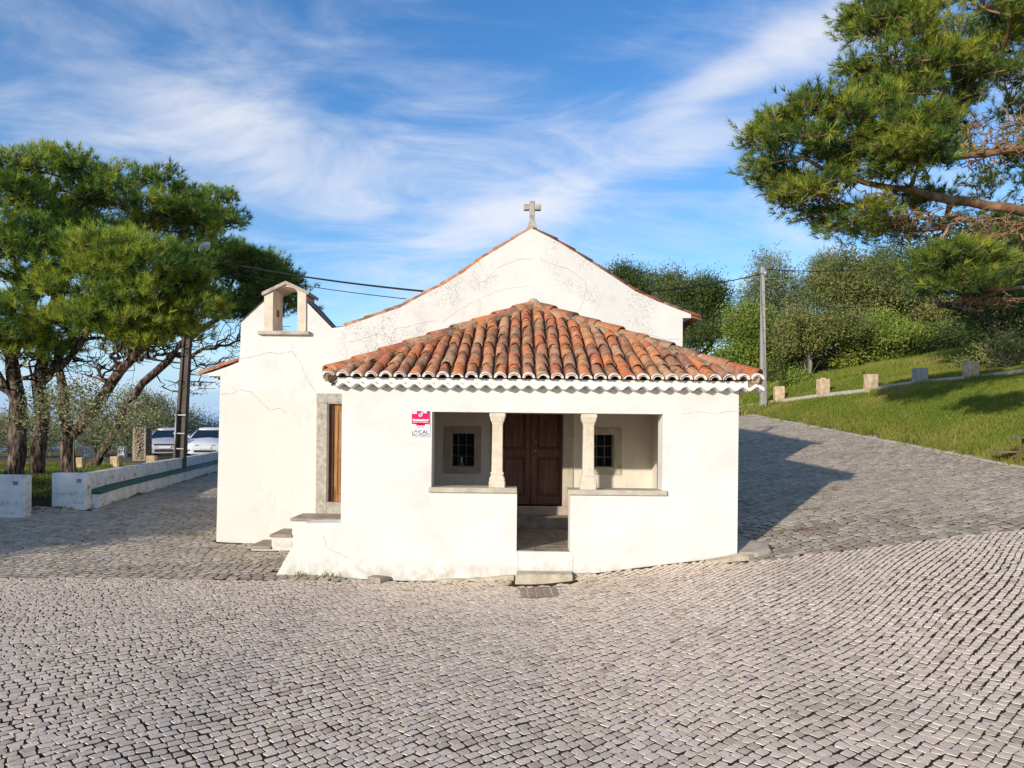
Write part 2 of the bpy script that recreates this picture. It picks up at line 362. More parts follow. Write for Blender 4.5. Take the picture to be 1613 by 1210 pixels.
M['green_leaf'] = leaf('green_leaf', [(0.084, 0.143, 0.022), (0.151, 0.233, 0.033), (0.228, 0.307, 0.045), (0.338, 0.390, 0.069)])
M['euc_leaf'] = leaf('euc_leaf', [(0.109, 0.150, 0.079), (0.172, 0.217, 0.101), (0.234, 0.278, 0.137), (0.328, 0.345, 0.180)])
M['pale_leaf'] = leaf('pale_leaf', [(0.156, 0.184, 0.070), (0.253, 0.275, 0.106), (0.352, 0.349, 0.158), (0.469, 0.442, 0.246)])
M['car_white'] = mat('car_white', [(.66, .67, .69), (.70, .71, .73)], rough=.25, spec=.5)
M['car_silver'] = mat('car_silver', [(.50, .51, .54), (.55, .56, .59)], rough=.28, spec=.5, metallic=.2)
M['dark_glass'] = mat('dark_glass', [(.004, .004, .004), (.006, .006, .006)], rough=.35, spec=.1)
M['glass'] = mat('glass', [(.012, .02, .03), (.02, .03, .04)], rough=.04, spec=.8)
M['tyre'] = mat('tyre', [(.012, .012, .012), (.02, .02, .02)], rough=.85)
M['rim'] = mat('rim', [(.45, .45, .46), (.55, .55, .56)], rough=.35, metallic=.7)
M['lamp_glass'] = mat('lamp_glass', [(.75, .75, .72), (.85, .85, .82)], rough=.15, spec=.6)
M['plate'] = mat('plate', [(.75, .75, .72), (.8, .8, .78)], rough=.5)
M['dumpster'] = mat('dumpster', [(.012, .045, .025), (.02, .06, .035)], rough=.6)
M['wood'] = mat('wood', [(.10, .075, .05), (.20, .16, .11), (.28, .23, .17)], scale=4, rough=.9, bump=.3, bscale=16, stretch=(.5, 5, 5), spec=.1)
M['green_wood'] = mat('green_wood', [(.13, .11, .04), (.20, .17, .07)], scale=4, rough=.9, bump=.3, bscale=16, spec=.1)
M['wire'] = mat('wire', [(.012, .012, .014), (.02, .02, .022)], rough=.6)
M['rubble'] = mat('rubble', [(.13, .095, .06), (.24, .18, .12), (.34, .27, .19)], scale=5, rough=.95, bump=.5, bscale=18, spec=.05)
M['sea'] = mat('sea', [(.05, .12, .20), (.06, .14, .22)], scale=.01, rough=.35, spec=.4)
M['pink'] = mat('pink', [(.72, .006, .10), (.75, .008, .11)], rough=.4)
M['sign_white'] = mat('sign_white', [(.80, .80, .80), (.83, .83, .83)], rough=.4)
M['sign_navy'] = mat('sign_navy', [(.03, .03, .12), (.035, .035, .14)], rough=.5)
M['sign_gold'] = mat('sign_gold', [(.72, .45, .12), (.75, .48, .14)], rough=.5)
M['rust'] = mat('rust', [(.18, .08, .03), (.30, .14, .06)], scale=9, rough=.9, bump=.3)

# ------------------------------------------------------------------ ground shape
CREASE = 10.6
LAWN_X = 10.2
def wall_x(Y): return -9.4 - (np.asarray(Y, float) - 16.0) * 0.177
def ground(X, Y):
    X = np.asarray(X, float); Y = np.asarray(Y, float)
    t = np.maximum(X - .3, 0); t = t * t / (t + .35)
    tilt = .135 * t * (.45 + .55 * sstep(4, 10, Y)); tilt = np.where(X > 14, tilt - .08 * (X - 14), tilt)
    base = .02 + tilt + .012 * wob(X, Y, .8) - .03 * sstep(1.5, .0, np.abs(X + 1.3)) * sstep(8, 10.5, Y) + .05 * sstep(-2, -3, X)
    yy = np.clip(Y - CREASE, 0, 60)
    right = np.where(yy < 22, .080 * yy, .080 * 22 + .022 * (yy - 22))
    left = .40 * sstep(0, 6.5, yy) * sstep(-4.8, -8.6, X) + .004 * yy
    w = sstep(-4.5, 3.0, X)
    z = base + right * w + left * (1 - w)
    s = np.clip(X - LAWN_X, 0, 60)
    lawn = np.where(s < 3, .30 * s, .9 + .15 * (s - 3)); lawn = np.where(s > 16, .9 + .15 * 13 + .02 * (s - 16), lawn)
    z = z + lawn * sstep(10.8, 15, Y)
    dl = wall_x(Y) - X
    plat = 1.02 - .02 * (Y - 18) ; plat = np.where(Y > 40, .58, plat)
    k = sstep(-.05, .25, dl) * sstep(15.2, 17.8, Y)
    z = z * (1 - k) + plat * k
    return z
def gz(X, Y): return float(ground(X, Y))

def sheet(name, x0, x1, y0, y1, step, off, m, kind='structure', parent=None):
    nx = max(2, int((x1 - x0) / step) + 1); ny = max(2, int((y1 - y0) / step) + 1)
    X, Y = np.meshgrid(np.linspace(x0, x1, nx), np.linspace(y0, y1, ny))
    V = np.stack([X, Y, ground(X, Y) + off], -1).reshape(-1, 3)
    i = np.arange(nx - 1)[None, :] + nx * np.arange(ny - 1)[:, None]; i = i.ravel()
    F = np.stack([i, i + 1, i + nx + 1, i + nx], -1)
    o = link(name, np_mesh(name, V, F, smooth=True), m, parent)
    if kind: o['kind'] = kind
    return o
# far terrain: one sheet to the hilltop's rim, then the sea far below
def far_terrain():
    xs = np.concatenate([np.linspace(-160, -24, 20), np.linspace(-22, 60, 110), np.linspace(66, 220, 20)])
    ys = np.concatenate([np.linspace(-60, 4, 30), np.linspace(5, 70, 90), np.linspace(75, 220, 24)])
    X, Y = np.meshgrid(xs, ys); Z = ground(np.clip(X, -40, 50), np.clip(Y, -12, 65)) - .10
    r = np.maximum(0, np.maximum(Y - 62, -X - 34)); Z = Z - .12 * r - .002 * r * r
    V = np.stack([X, Y, Z], -1).reshape(-1, 3); nx, ny = len(xs), len(ys)
    i = (np.arange(nx - 1)[None, :] + nx * np.arange(ny - 1)[:, None]).ravel()
    o = link('terrain', np_mesh('terrain', V, np.stack([i, i + 1, i + nx + 1, i + nx], -1), smooth=True), M['soil']); o['kind'] = 'structure'
far_terrain()
V = [(-25000, -400, -75), (25000, -400, -75), (25000, 25000, -75), (-25000, 25000, -75)]
o = link('sea', np_mesh('sea', V, [[0, 1, 2, 3]]), M['sea']); o['kind'] = 'structure'

plaza = sheet('plaza', -16, 16, -8, CREASE + .4, .10, -.0005, M['joint_soil'])
road = sheet('road', -5, LAWN_X + .02, CREASE + .02, 48, .15, -.001, M['joint_soil'])
lane = sheet('lane', -13.6, -5, CREASE + .02, 48, .15, -.001, M['joint_soil'])
lawn = sheet('lawn', LAWN_X, 48, 12.2, 46, .35, -.01, M['lawn'])

# cobbles: each stone a small domed block
def stone_geo(cx, cy, ang, L, Wd, gap, h, rg, jit, tk=.014):
    n = len(cx); q = np.array([(-1, -.76), (-.80, -1), (.80, -1), (1, -.76), (1, .76), (.80, 1), (-.80, 1), (-1, .76)], float)
    cut = 1 + .16 * rg.normal(size=(n, 8)).clip(-1, 1)
    hx = (L / 2 - gap)[:, None]; hy = (Wd / 2 - gap * 1.25)[:, None]
    qx = np.where(np.abs(q[None, :, 0]) < 1, q[None, :, 0] * cut.clip(.7, 1.2), q[None, :, 0]); qy = np.where(np.abs(q[None, :, 1]) < 1, q[None, :, 1] * cut.clip(.7, 1.2), q[None, :, 1])
    skew = rg.normal(0, .10, (n, 1)); tap = rg.normal(0, .07, (n, 1))
    bx_ = qx * hx * (1 + tap * qy) + skew * qy * hy + rg.normal(0, jit, (n, 8)) * .5; by_ = qy * hy * (1 + tap * qx) + rg.normal(0, jit, (n, 8)) * .5
    ins = 1 - (.03 + .05 * rg.random((n, 1)))
    px = np.concatenate([bx_, bx_ * ins, np.zeros((n, 1))], 1); py = np.concatenate([by_, by_ * ins, np.zeros((n, 1))], 1)
    tx = rg.normal(0, tk, (n, 1)); ty = rg.normal(0, tk, (n, 1))
    tz = h[:, None] + rg.normal(0, .0007, (n, 8)) + tx * bx_ + ty * by_
    pz = np.concatenate([np.full((n, 8), -.018), tz, h[:, None] + .0010], 1)
    c, s = np.cos(ang)[:, None], np.sin(ang)[:, None]
    return px * c - py * s, px * s + py * c, pz
_k = np.arange(8); _j = (_k + 1) % 8
ST_F = np.concatenate([np.stack([_k, _j, 8 + _j], -1), np.stack([_k, 8 + _j, 8 + _k], -1), np.stack([8 + _k, 8 + _j, 0 * _k + 16], -1)])
def visible(x, y, z):
    """inside the photo's field with a margin for a step aside"""
    return (y > 2.2) & (np.abs(x) < .95 * y + 3.0)
def cobbles(parent, rows_y, xr, curve, dcurve, rowh, lmean, keep, m, base, rg, h0=.004, n_parts=300, region=None):
    X, Y, A, LL, WW = [], [], [], [], []
    for t in rows_y:
        x = xr[0] + rg.random() * lmean
        while x < xr[1]:
            ang = math.atan(dcurve(x, t)); l = lmean * (0.74 + .52 * rg.random())
            dx = l * math.cos(ang)
            xm = x + dx / 2
            X.append(xm); Y.append(t + curve(xm, t) + rg.normal(0, .006)); A.append(ang + rg.normal(0, .05)); LL.append(l); WW.append(rowh * math.cos(ang))
            x += dx
    X, Y, A, LL, WW = map(np.array, (X, Y, A, LL, WW))
    k = keep(X, Y) & visible(X, Y, 0)
    X, Y, A, LL, WW = X[k], Y[k], A[k], LL[k], WW[k]
    h = h0 + rg.normal(0, .0012, len(X))
    gap = .0050 * base
    Z = ground(X, Y)
    inv = (np.abs(X) < .70 * Y) & (Y > 2.34 / .47) & ((EYE - Z) / Y < .462)
    d = np.where(inv, np.hypot(X, Y), 1e6)
    order = np.argsort(d); near = order[:n_parts]; rest = order[n_parts:]
    # parts share sixteen shapes
    shapes = []
    for i in range(16):
        a, b, c = stone_geo(np.zeros(1), np.zeros(1), np.zeros(1), np.ones(1), np.ones(1), .056, np.array([h0 / 1.0]), rg, .045, .0014)
        V = np.stack([a[0], b[0], c[0]], -1)
        me = np_mesh('cobble', V, ST_F, attr=np.full(17, rg.random())); me.materials.append(m); shapes.append(me)
    for i in near:
        o = bpy.data.objects.new('cobble', shapes[int(rg.integers(16))]); col.objects.link(o); o.parent = parent
        o.location = (X[i], Y[i], Z[i] + h[i] - h0); o.scale = (LL[i], WW[i], 1)
        gx_ = (ground(X[i] + .1, Y[i]) - ground(X[i] - .1, Y[i])) / .2; sy_ = (ground(X[i], Y[i] + .1) - ground(X[i], Y[i] - .1)) / .2
        o.rotation_euler = (math.atan(sy_), -math.atan(gx_), A[i])
    px, py, pz = stone_geo(X[rest], Y[rest], A[rest], LL[rest], WW[rest], gap, h[rest], rg, .006 * base)
    wx = px + X[rest][:, None]; wy = py + Y[rest][:, None]; wz = pz + ground(wx, wy)
    n = len(rest)
    F = (ST_F[None] + 17 * np.arange(n)[:, None, None]).reshape(-1, 3)
    tone = np.repeat(np.clip(rg.normal(.5, .24, n), 0, 1), 17)
    o = link('cobbles', np_mesh('cobbles', np.stack([wx, wy, wz], -1).reshape(-1, 3), F, attr=tone), m, parent); o['kind'] = 'stuff'
    return n
rg = np.random.default_rng(3)
def in_chapel(X, Y): return ((X > -2.62) & (X < 3.46) & (Y > 10.95)) | ((X > -5.6) & (X < 3.4) & (Y > 13.7)) | ((X > -4.70) & (X < -2.5) & (Y > 13.0)) | ((X > -3.62) & (X < -2.4) & (Y > 10.98) & (Y < 11.3))
def at_step(X, Y): return (X > -.02) & (X < .98) & (Y > 10.62) & (Y < 11.1)
crv = lambda x, t: .84 * x + .008 * x * x + .16 * math.sin(x * .9 + t * .30) + .05 * math.sin(x * 2.3 - t * .7)
dcrv = lambda x, t: max(.05, .84 + .016 * x + .144 * math.cos(x * .9 + t * .30) + .115 * math.cos(x * 2.3 - t * .7))
cobbles(plaza, np.arange(-18, 24, .114), (-13.0, 13.2), crv, dcrv, .114, .092,
        lambda X, Y: ((Y < CREASE + .02 + .05 * wob(X, Y, 2)) | ((Y < 10.97) & (X > -2.4) & (X < 3.2))) & ~in_chapel(X, Y) & ~at_step(X, Y), M['cobble'], 1.0, rg)
crv2 = lambda x, t: .45 * x + .10 * math.sin(x * .9 + t * .3)
dcrv2 = lambda x, t: .45 + .09 * math.cos(x * .9 + t * .3)
cobbles(road, np.arange(4, 44, .15), (3.2, LAWN_X - .05), crv2, dcrv2, .15, .19,
        lambda X, Y: (Y >= CREASE - .02) & (Y < 44) & ~in_chapel(X, Y), M['old_cobble'], 1.3, rg, h0=.006)
crv3 = lambda x, t: -.12 * x + .12 * math.sin(x * .8 + t * .3)
dcrv3 = lambda x, t: -.12 + .096 * math.cos(x * .8 + t * .3)
cobbles(lane, np.arange(7, 40, .13), (-13.5, -2.4), crv3, dcrv3, .13, .16,
        lambda X, Y: (Y >= CREASE - .02) & (Y < 38) & ~in_chapel(X, Y) & (X > np.where(Y < 15.72, -13.0, wall_x(Y) + .3)), M['old_cobble'], 1.2, rg, h0=.006)
# cobbles of the strip between the plaza and the portico foot are part of the road field
# ------------------------------------------------------------------ chapel
M['column'] = mat('column', [(.58, .48, .35), (.68, .58, .44), (.74, .65, .50)], scale=5, rough=.85, bump=.25, bscale=40, spec=.15)
overlay(M['column'], (.42, .34, .24), 6, .52, .72, .45); overlay(M['column'], (.16, .13, .10), 20, .64, .72, .6)
FY, MY = 11.0, 13.8                                # front of the portico, front of the nave
chapel = empty('chapel', (0.4, FY, 0))
tag(chapel, 'small whitewashed chapel with tiled hip roofed portico, bellcote and stone cross', 'chapel')
bpy.context.view_layer.update()
def part(o, p=chapel):
    """parent keeping the world place"""
    o.parent = p; b = p
    mw = Matrix.Identity(4); off = Vector((0, 0, 0))
    while b is not None: off += b.location; b = b.parent
    o.matrix_parent_inverse = Matrix.Translation(-off)
    return o
def XZ(x, y, Y): p = P(x, y, Y); return (p.x, p.z)
def X_(x, Y): return P(x, 672, Y).x

# nave front with bell gable (one wall, openings cut through)
xl, xr_ = P(340, 862, MY).x, P(1075, 560, MY).x
bell_arch = []
bL, bR = P(430.5, 500, MY).x, P(469, 500, MY).x
bz0, bz1 = P(455, 522, MY).z, P(450, 461.5, MY).z
bc = (bL + bR) / 2; br = (bR - bL) / 2
hole_bell = [(bL, bz0), (bR, bz0)] + [(bc + br * math.cos(a), bz1 + .50 * br * math.sin(a)) for a in np.linspace(0, math.pi, 9)]
door_x0, door_x1 = P(787, 700, MY).x, P(887, 700, MY).x; door_z0 = P(840, 797, MY).z; door_z1 = door_z0 + 1.98
sd_x0, sd_x1 = P(516.5, 700, MY).x, P(516.5, 700, MY).x + .86; sd_z0, sd_z1 = P(516, 791, MY).z, P(516, 636, MY).z
wl_x0, wl_x1, wl_z0, wl_z1 = P(711, 735, MY).x, P(746.5, 735, MY).x, P(728, 735, MY).z, P(728, 683, MY).z
wr_x1, wr_z0, wr_z1 = P(967, 735, MY).x, P(950, 736, MY).z, P(950, 685, MY).z; wr_x0 = wr_x1 - (wl_x1 - wl_x0)
rect = lambda a, b, c, d: [(a, c), (b, c), (b, d), (a, d)]
gl = [(523, 517), (544, 514), (570, 505), (596, 496), (630, 484.5), (663, 466.5), (700, 447.5), (730, 429), (761, 406), (793, 387), (822, 369), (838, 360)]
gr_ = [(846, 364), (874, 378), (907, 398), (938, 418), (969, 438), (1001, 459), (1036, 475), (1071, 488.5), (1088.5, 495)]
outer = [(xl - .0, -.35), (xr_, -.35)] + [XZ(1075.5, 501, MY), XZ(1088.7, 501, MY)] + [XZ(*p, MY) for p in reversed(gr_)] + [XZ(*p, MY) for p in reversed(gl)]
outer += [XZ(481, 474, MY), (bR + .02, P(470, 474, MY).z), (bR + .02, bz0 + .004), (bL - .02, bz0 + .004), (bL - .02, P(430, 475, MY).z), XZ(416, 475, MY), XZ(397, 491.5, MY), XZ(380, 508, MY), XZ(379, 535, MY), XZ(378, 558, MY), XZ(376, 571, MY), XZ(352, 580, MY), XZ(328.5, 588, MY), XZ(328.5, 592.5, MY), XZ(347, 592.5, MY)]
WT = .52
o = prism('facade_wall', outer, [rect(door_x0, door_x1, door_z0, door_z1), rect(sd_x0, sd_x1, sd_z0, sd_z1), rect(wl_x0, wl_x1, wl_z0, wl_z1), rect(wr_x0, wr_x1, wr_z0, wr_z1)], MY, MY + WT, M['facade_plaster'])
part(o)
# side and rear walls of the nave
NB = 25.0
xlw = P(347, 600, MY).x
zl, zr = P(347, 592, MY).z, P(1075, 503, MY).z
for (x0, x1, z1, nm) in ((xlw, xlw + .5, zl - .02, 'side_wall'), (xr_ - .5, xr_, zr - .02, 'side_wall')):
    part(box(nm, (x0, MY + WT + .002, -.4), (x1, NB, z1), M['facade_plaster']))
prof = [XZ(315, 587, MY)] + [XZ(*p, MY) for p in ((352, 574), (378, 566), (450, 542))] + [XZ(p[0], p[1] - 4, MY) for p in gl] + [XZ(p[0], p[1] - 4, MY) for p in gr_[1:]] + [XZ(1105, 496.5, MY)]
gable_out = [(xlw + .5, -.35), (xr_ - .5, -.35), (xr_ - .5, zr - .1)] + [(p[0], p[1] - .1) for p in reversed(prof) if xlw + .5 < p[0] < xr_ - .5] + [(xlw + .5, zl)]
part(prism('rear_wall', gable_out, [], NB - .4, NB - .005, M['facade_plaster']))
# nave roof: corrugated tile courses
def roof_mesh():
    xs = np.array([p[0] for p in prof]); zs = np.array([p[1] for p in prof])
    X = np.linspace(xs[0], xs[-1], 70); Z = np.interp(X, xs, zs)
    Y = np.arange(MY + .30, NB + .25, .035)
    XX, YY = np.meshgrid(X, Y); ZZ = np.broadcast_to(Z, XX.shape) + .035 * np.abs(np.sin(YY / .21 * math.pi)) + .012 * ((np.arange(70) % 3) == 0)[None, :] - .01
    # keep the roof below the bell wall's back
    V = np.stack([XX, YY, ZZ], -1).reshape(-1, 3); nx, ny = len(X), len(Y)
    i = (np.arange(nx - 1)[None, :] + nx * np.arange(ny - 1)[:, None]).ravel()
    F = np.stack([i, i + 1, i + nx + 1, i + nx], -1)
    V2 = V.copy(); V2[:, 2] -= .07
    F2 = F[:, ::-1] + len(V)
    return np_mesh('nave_roof', np.concatenate([V, V2]), np.concatenate([F, F2]), smooth=False)
nave_roof = part(link('nave_roof', roof_mesh(), M['tile']))
tag(nave_roof, kind='stuff')

# ---- tiles
def tile_mesh(r0=.086, r1=.072, L=.5, t=.016, n=6, name='roof_tile'):
    bm = bmesh.new(); rows = []
    for (y, r) in ((0, r0), (L, r1)):
        for rr in (r, r - t):
            rows.append([bm.verts.new((rr * math.cos(math.pi * k / n), y, rr * .86 * math.sin(math.pi * k / n))) for k in range(n + 1)])
    a, ai, b, bi = rows
    for k in range(n):
        bm.faces.new((a[k], a[k + 1], b[k + 1], b[k])); bm.faces.new((ai[k + 1], ai[k], bi[k], bi[k + 1])); bm.faces.new((a[k + 1], a[k], ai[k], ai[k + 1]))
    bmesh.ops.recalc_face_normals(bm, faces=bm.faces[:])
    me = bpy.data.meshes.new(name); bm.to_mesh(me); bm.free()
    for p in me.polygons: p.use_smooth = abs(p.normal.y) < .5
    return me
TM = [tile_mesh(.086 + d, .072 + d, .5) for d in (0, .004, -.004)]
for me in TM: me.materials.append(M['tile'])
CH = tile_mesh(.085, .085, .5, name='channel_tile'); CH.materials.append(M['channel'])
def frame(pos, ydir, up):
    y = Vector(ydir).normalized(); x = y.cross(Vector(up)).normalized(); z = x.cross(y)
    m = Matrix((x, y, z)).transposed().to_4x4(); m.translation = pos; return m
def put(name, me, mw, par):
    o = bpy.data.objects.new(name, me); col.objects.link(o); o.parent = par
    off = Vector((0, 0, 0)); b = par
    while b is not None: off += b.location; b = b.parent
    o.matrix_local = Matrix.Translation(-off) @ mw
    return o
roof = part(empty('portico_roof', (0, 0, 0))); roof.matrix_parent_inverse = Matrix.Identity(4); roof.location = Vector((0, 0, 0)) - chapel.location
EYv = 10.80; EZ = P(840, 600, EYv).z; EL = P(506, 595, EYv).x; ER = P(1205, 600, EYv).x
AX, AY = P(840, 480, 13.72).x, 13.72; AZ = P(840, 484, 13.72).z
SL = (AZ - EZ) / (AY - EYv)
upn = Vector((0, -SL, 1)).normalized()
def zslope(Y): return EZ + SL * (Y - EYv)
# boarding under the tiles (three slopes), mortar coloured
bm = bmesh.new()
A_ = bm.verts.new((AX, AY, AZ - .075)); Lf = bm.verts.new((EL + .08, EYv + .12, EZ + .0)); Rf = bm.verts.new((ER - .08, EYv + .12, EZ + .0)); Lb = bm.verts.new((EL + .08, MY - .01, EZ)); Rb = bm.verts.new((ER - .08, MY - .01, EZ))
for f in ((Lf, Rf, A_), (Rf, Rb, A_), (Lb, Lf, A_)): bm.faces.new(f)
Lf2, Rf2, Lb2, Rb2 = [bm.verts.new((v.co.x, v.co.y, v.co.z - .05)) for v in (Lf, Rf, Lb, Rb)]
for f in ((Lf, Lf2, Rf2, Rf), (Rf, Rf2, Rb2, Rb), (Lb, Lb2, Lf2, Lf), (Lf2, Lb2, Rb2, Rf2)): bm.faces.new(f)
o = bm_obj('roof_bed', bm, M['mortar']); o.parent = roof
def y_hip(x):
    """depth of the hip line over x"""
    return EYv + (AY - EYv) * ((x - EL) / (AX - EL) if x < AX else (ER - x) / (ER - AX))
NC = 31; EXP = .405
xcs = np.linspace(EL + .10, ER - .10, NC)
eave_x = []
for ci, xe in enumerate(xcs):
    d = (AX - xe); a = .16 * (d / 2.2) ** 2 * (1 if d > 0 else -1); a = max(-.3, min(.3, a))
    for kind in ('cover', 'channel'):
        x0 = xe if kind == 'cover' else xe + (xcs[1] - xcs[0]) / 2
        if kind == 'channel' and ci == NC - 1: continue
        dirv = Vector((a, 1, SL)).normalized()
        lift = .03 + .12 * max(0, (abs(x0 - AX) / (ER - AX) - .82))
        if kind == 'cover': eave_x.append((x0, EZ + lift, dirv))
        k = 0
        while True:
            s = k * EXP
            p = Vector((x0 + random.uniform(-.007, .007), EYv, EZ + lift)) + dirv * (s + (random.uniform(-.03, .03) if k else 0))
            head = p + dirv * .30
            if head.y > y_hip(head.x) - .02 and k > 0: break
            if p.y > y_hip(p.x) + .30 or p.y > AY - .1: break
            me = random.choice(TM)
            if kind == 'cover':
                sc = 1.0
                hy = p + dirv * .5
                if hy.y > y_hip(hy.x): sc = max(.4, 1 - (hy.y - y_hip(hy.x)) * 1.7)
                tilt = dirv + upn * random.uniform(-.06, -.015) + Vector((random.uniform(-.06, .06), 0, 0))
                mw = frame(p + upn * (.012 + random.uniform(-.006, .010)), tilt, upn)
                put('roof_tile', me, mw @ Matrix.Diagonal((1, sc, 1, 1)), roof)
            else:
                if head.y > y_hip(head.x): break
                mw = frame(p + upn * .055 + dirv * .03, dirv + upn * -.02, upn) @ Matrix.Rotation(math.pi, 4, 'Y')
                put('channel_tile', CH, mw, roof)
            k += 1
# hip ridge tiles, apex knob, side slope tiles
RT = tile_mesh(.138, .112, .56, t=.02, name='ridge_tile'); RT.materials.append(M['tile'])
for (ex, sg) in ((EL, -1), (ER, 1)):
    a = Vector((ex + (-sg) * .05, EYv + .12, EZ + .105)); b = Vector((AX, AY - .05, AZ + .035)); dv = (b - a); L = dv.length; dv.normalize()
    n = int(L / .47); stp = L / n
    for k in range(n):
        p = a + dv * (k * stp) + Vector((0, 0, -.012 * math.sin(math.pi * k / n) + random.uniform(-.008, .008)))
        put('ridge_tile', RT, frame(p, dv + Vector((0, 0, -.03)), Vector((0, 0, 1))), roof)
    # mortar under the ridge
    bm = bmesh.new(); add_tube(bm, [a + dv * (L * i / 24) + Vector((random.uniform(-.015, .015), -.06, -.065 + random.uniform(-.012, .012))) for i in range(25)], .095, 7)
    o = bm_obj('ridge_mortar', bm, M['mortar']); o.parent = roof
bm = bmesh.new()
bmesh.ops.create_uvsphere(bm, u_segments=12, v_segments=7, radius=.125)
for v in bm.verts:
    v.co = Vector((AX + v.co.x * 1.0, AY - .06 + v.co.y * .8, AZ + .02 + (v.co.z if v.co.z < 0 else v.co.z * 1.1)))
o = bm_obj('apex_cap', bm, M['grey_stone'], smooth=True); o.parent = roof
bm = bmesh.new()
for (ex, sg) in ((EL, -1), (ER, 1)):                 # plain courses on the side slopes
    yy = EYv + .3
    while yy < MY - .1:
        frac = (yy - EYv) / (AY - EYv); xh = ex + (AX - ex) * frac
        top = Vector((xh, yy, EZ + (AZ - EZ) * frac)); bot = Vector((ex, yy, EZ + .03))
        add_tube(bm, [bot + Vector((0, 0, .03)), top + Vector((0, 0, .02))], .085, 7); yy += .21
o = bm_obj('side_courses', bm, M['tile']); o.parent = roof; o['kind'] = 'stuff'
# whitewashed eave: mortar crescents under each cover tile and a scalloped band of corbel tiles
def crescent(R0=.094, R1=.058, dep=.07, n=8):
    bm = bmesh.new(); rings = []
    for y in (0, dep):
        for R, f in ((R0, .86), (R1, .74)):
            rings.append([bm.verts.new((R * math.cos(math.pi * k / n), y, R * f * math.sin(math.pi * k / n))) for k in range(n + 1)])
    a, ai, b, bi = rings
    for k in range(n):
        bm.faces.new((a[k], a[k + 1], b[k + 1], b[k])); bm.faces.new((ai[k + 1], ai[k], bi[k], bi[k + 1])); bm.faces.new((a[k + 1], a[k], ai[k], ai[k + 1]))
    bm.faces.new((a[0], ai[0], bi[0], b[0])); bm.faces.new((ai[n], a[n], b[n], bi[n]))
    bmesh.ops.recalc_face_normals(bm, faces=bm.faces[:])
    me = bpy.data.meshes.new('eave_lip'); bm.to_mesh(me); bm.free(); me.materials.append(M['white_lip']); return me
CR = crescent()
for (x, z, dv) in eave_x:
    put('eave_lip', CR, frame(Vector((x, EYv - .012, z + .010)), Vector((dv.x * .3, 1, .25)), Vector((0, -.2, 1))), roof)
pitch = xcs[1] - xcs[0]
def corbel(n=8, t=.026, amp=.040, dep=.20):
    bm = bmesh.new(); rings = []
    for (y, dz_) in ((0, 0), (dep, -.03)):
        for tt in (0, -t):
            rings.append([bm.verts.new((pitch * (k / n - .5), y, amp * math.cos(2 * math.pi * (k / n - .5)) + tt + dz_)) for k in range(n + 1)])
    a, ai, b, bi = rings
    for k in range(n):
        bm.faces.new((a[k], a[k + 1], b[k + 1], b[k])); bm.faces.new((ai[k + 1], ai[k], bi[k], bi[k + 1])); bm.faces.new((a[k + 1], a[k], ai[k], ai[k + 1]))
    bmesh.ops.recalc_face_normals(bm, faces=bm.faces[:])
    me = bpy.data.meshes.new('corbel_tile'); bm.to_mesh(me); bm.free(); me.materials.append(M['white_lip']); return me
CB2 = corbel(t=.050, amp=.030, dep=.28)
for ci in range(NC - 1):
    x = (xcs[ci] + xcs[ci + 1]) / 2; lift = .10 * max(0, (abs(x - AX) / (ER - AX) - .86))
    put('corbel_tile', CB2, Matrix.Translation((x + pitch / 2, EYv + .035, EZ - .040 + lift)) , roof)
o = box('eave_fascia', (EL + .22, EYv + .10, EZ - .075), (ER - .22, FY + .02, EZ + .03), M['white_lip']); o.parent = roof
for (sx_, x0) in ((-1, EL + .10), (1, ER - .10)):      # returns along the sides
    yy = EYv + .3
    while yy < MY - .15:
        m_ = Matrix.Translation((x0, yy, EZ - .016)) @ Matrix.Rotation(-sx_ * math.pi / 2, 4, 'Z')
        m_ = Matrix.Translation((x0, yy, EZ - .016)) @ Matrix.Rotation(math.pi / 2 if sx_ > 0 else -math.pi / 2, 4, 'Z')
        put('corbel_tile', CB2, m_, roof); yy += pitch

# ---- portico walls
pxl, pxr = P(538, 700, FY).x, P(1163, 700, FY).x
pz_top = P(840, 611, FY).z
ox0, ox1 = P(680, 700, FY).x, P(1044, 700, FY).x
oz1 = P(860, 650.5, FY).z; szl = P(740, 776, FY).z; szr = P(970, 780, FY).z
ex0, ex1 = P(814, 820, FY).x, P(898, 820, FY).x; ez = P(850, 869, FY).z
ww = [XZ(481, 824, FY), XZ(434, 908, FY)]
outer = [(ww[1][0] - .1, -.3), (pxr, -.3), (pxr, pz_top), (pxl, pz_top), (pxl, P(536, 823.5, FY).z), ww[0], ww[1]]
hole = [(ox0, szl), (ex0, szl), (ex0, ez), (ex1, ez), (ex1, szr), (ox1, szr), (ox1, oz1), (ox0, oz1)]
FT = .36
part(prism('portico_wall', outer, [hole], FY, FY + FT, M['plaster']))
ixr = P(1028, 700, MY).x; ixl = pxl + .38
part(box('portico_side_wall', (pxl + .003, FY + FT + .001, -.3), (ixl, MY - .002, pz_top - .005), M['plaster']))
part(box('portico_side_wall', (ixr, FY + FT + .001, -.3), (pxr - .003, MY - .002, pz_top - .005), M['plaster']))
part(box('portico_ceiling', (ixl + .001, FY + FT + .002, oz1 + .03), (ixr - .001, MY - .003, oz1 + .08), M['inner_plaster']))
part(box('inner_render', (ixl + .0005, FY + FT + .003, .3), (ixl + .012, MY - .003, oz1 + .029), M['inner_plaster'])); part(box('inner_render', (ixr - .012, FY + FT + .003, .3), (ixr - .0005, MY - .003, oz1 + .029), M['inner_plaster']))
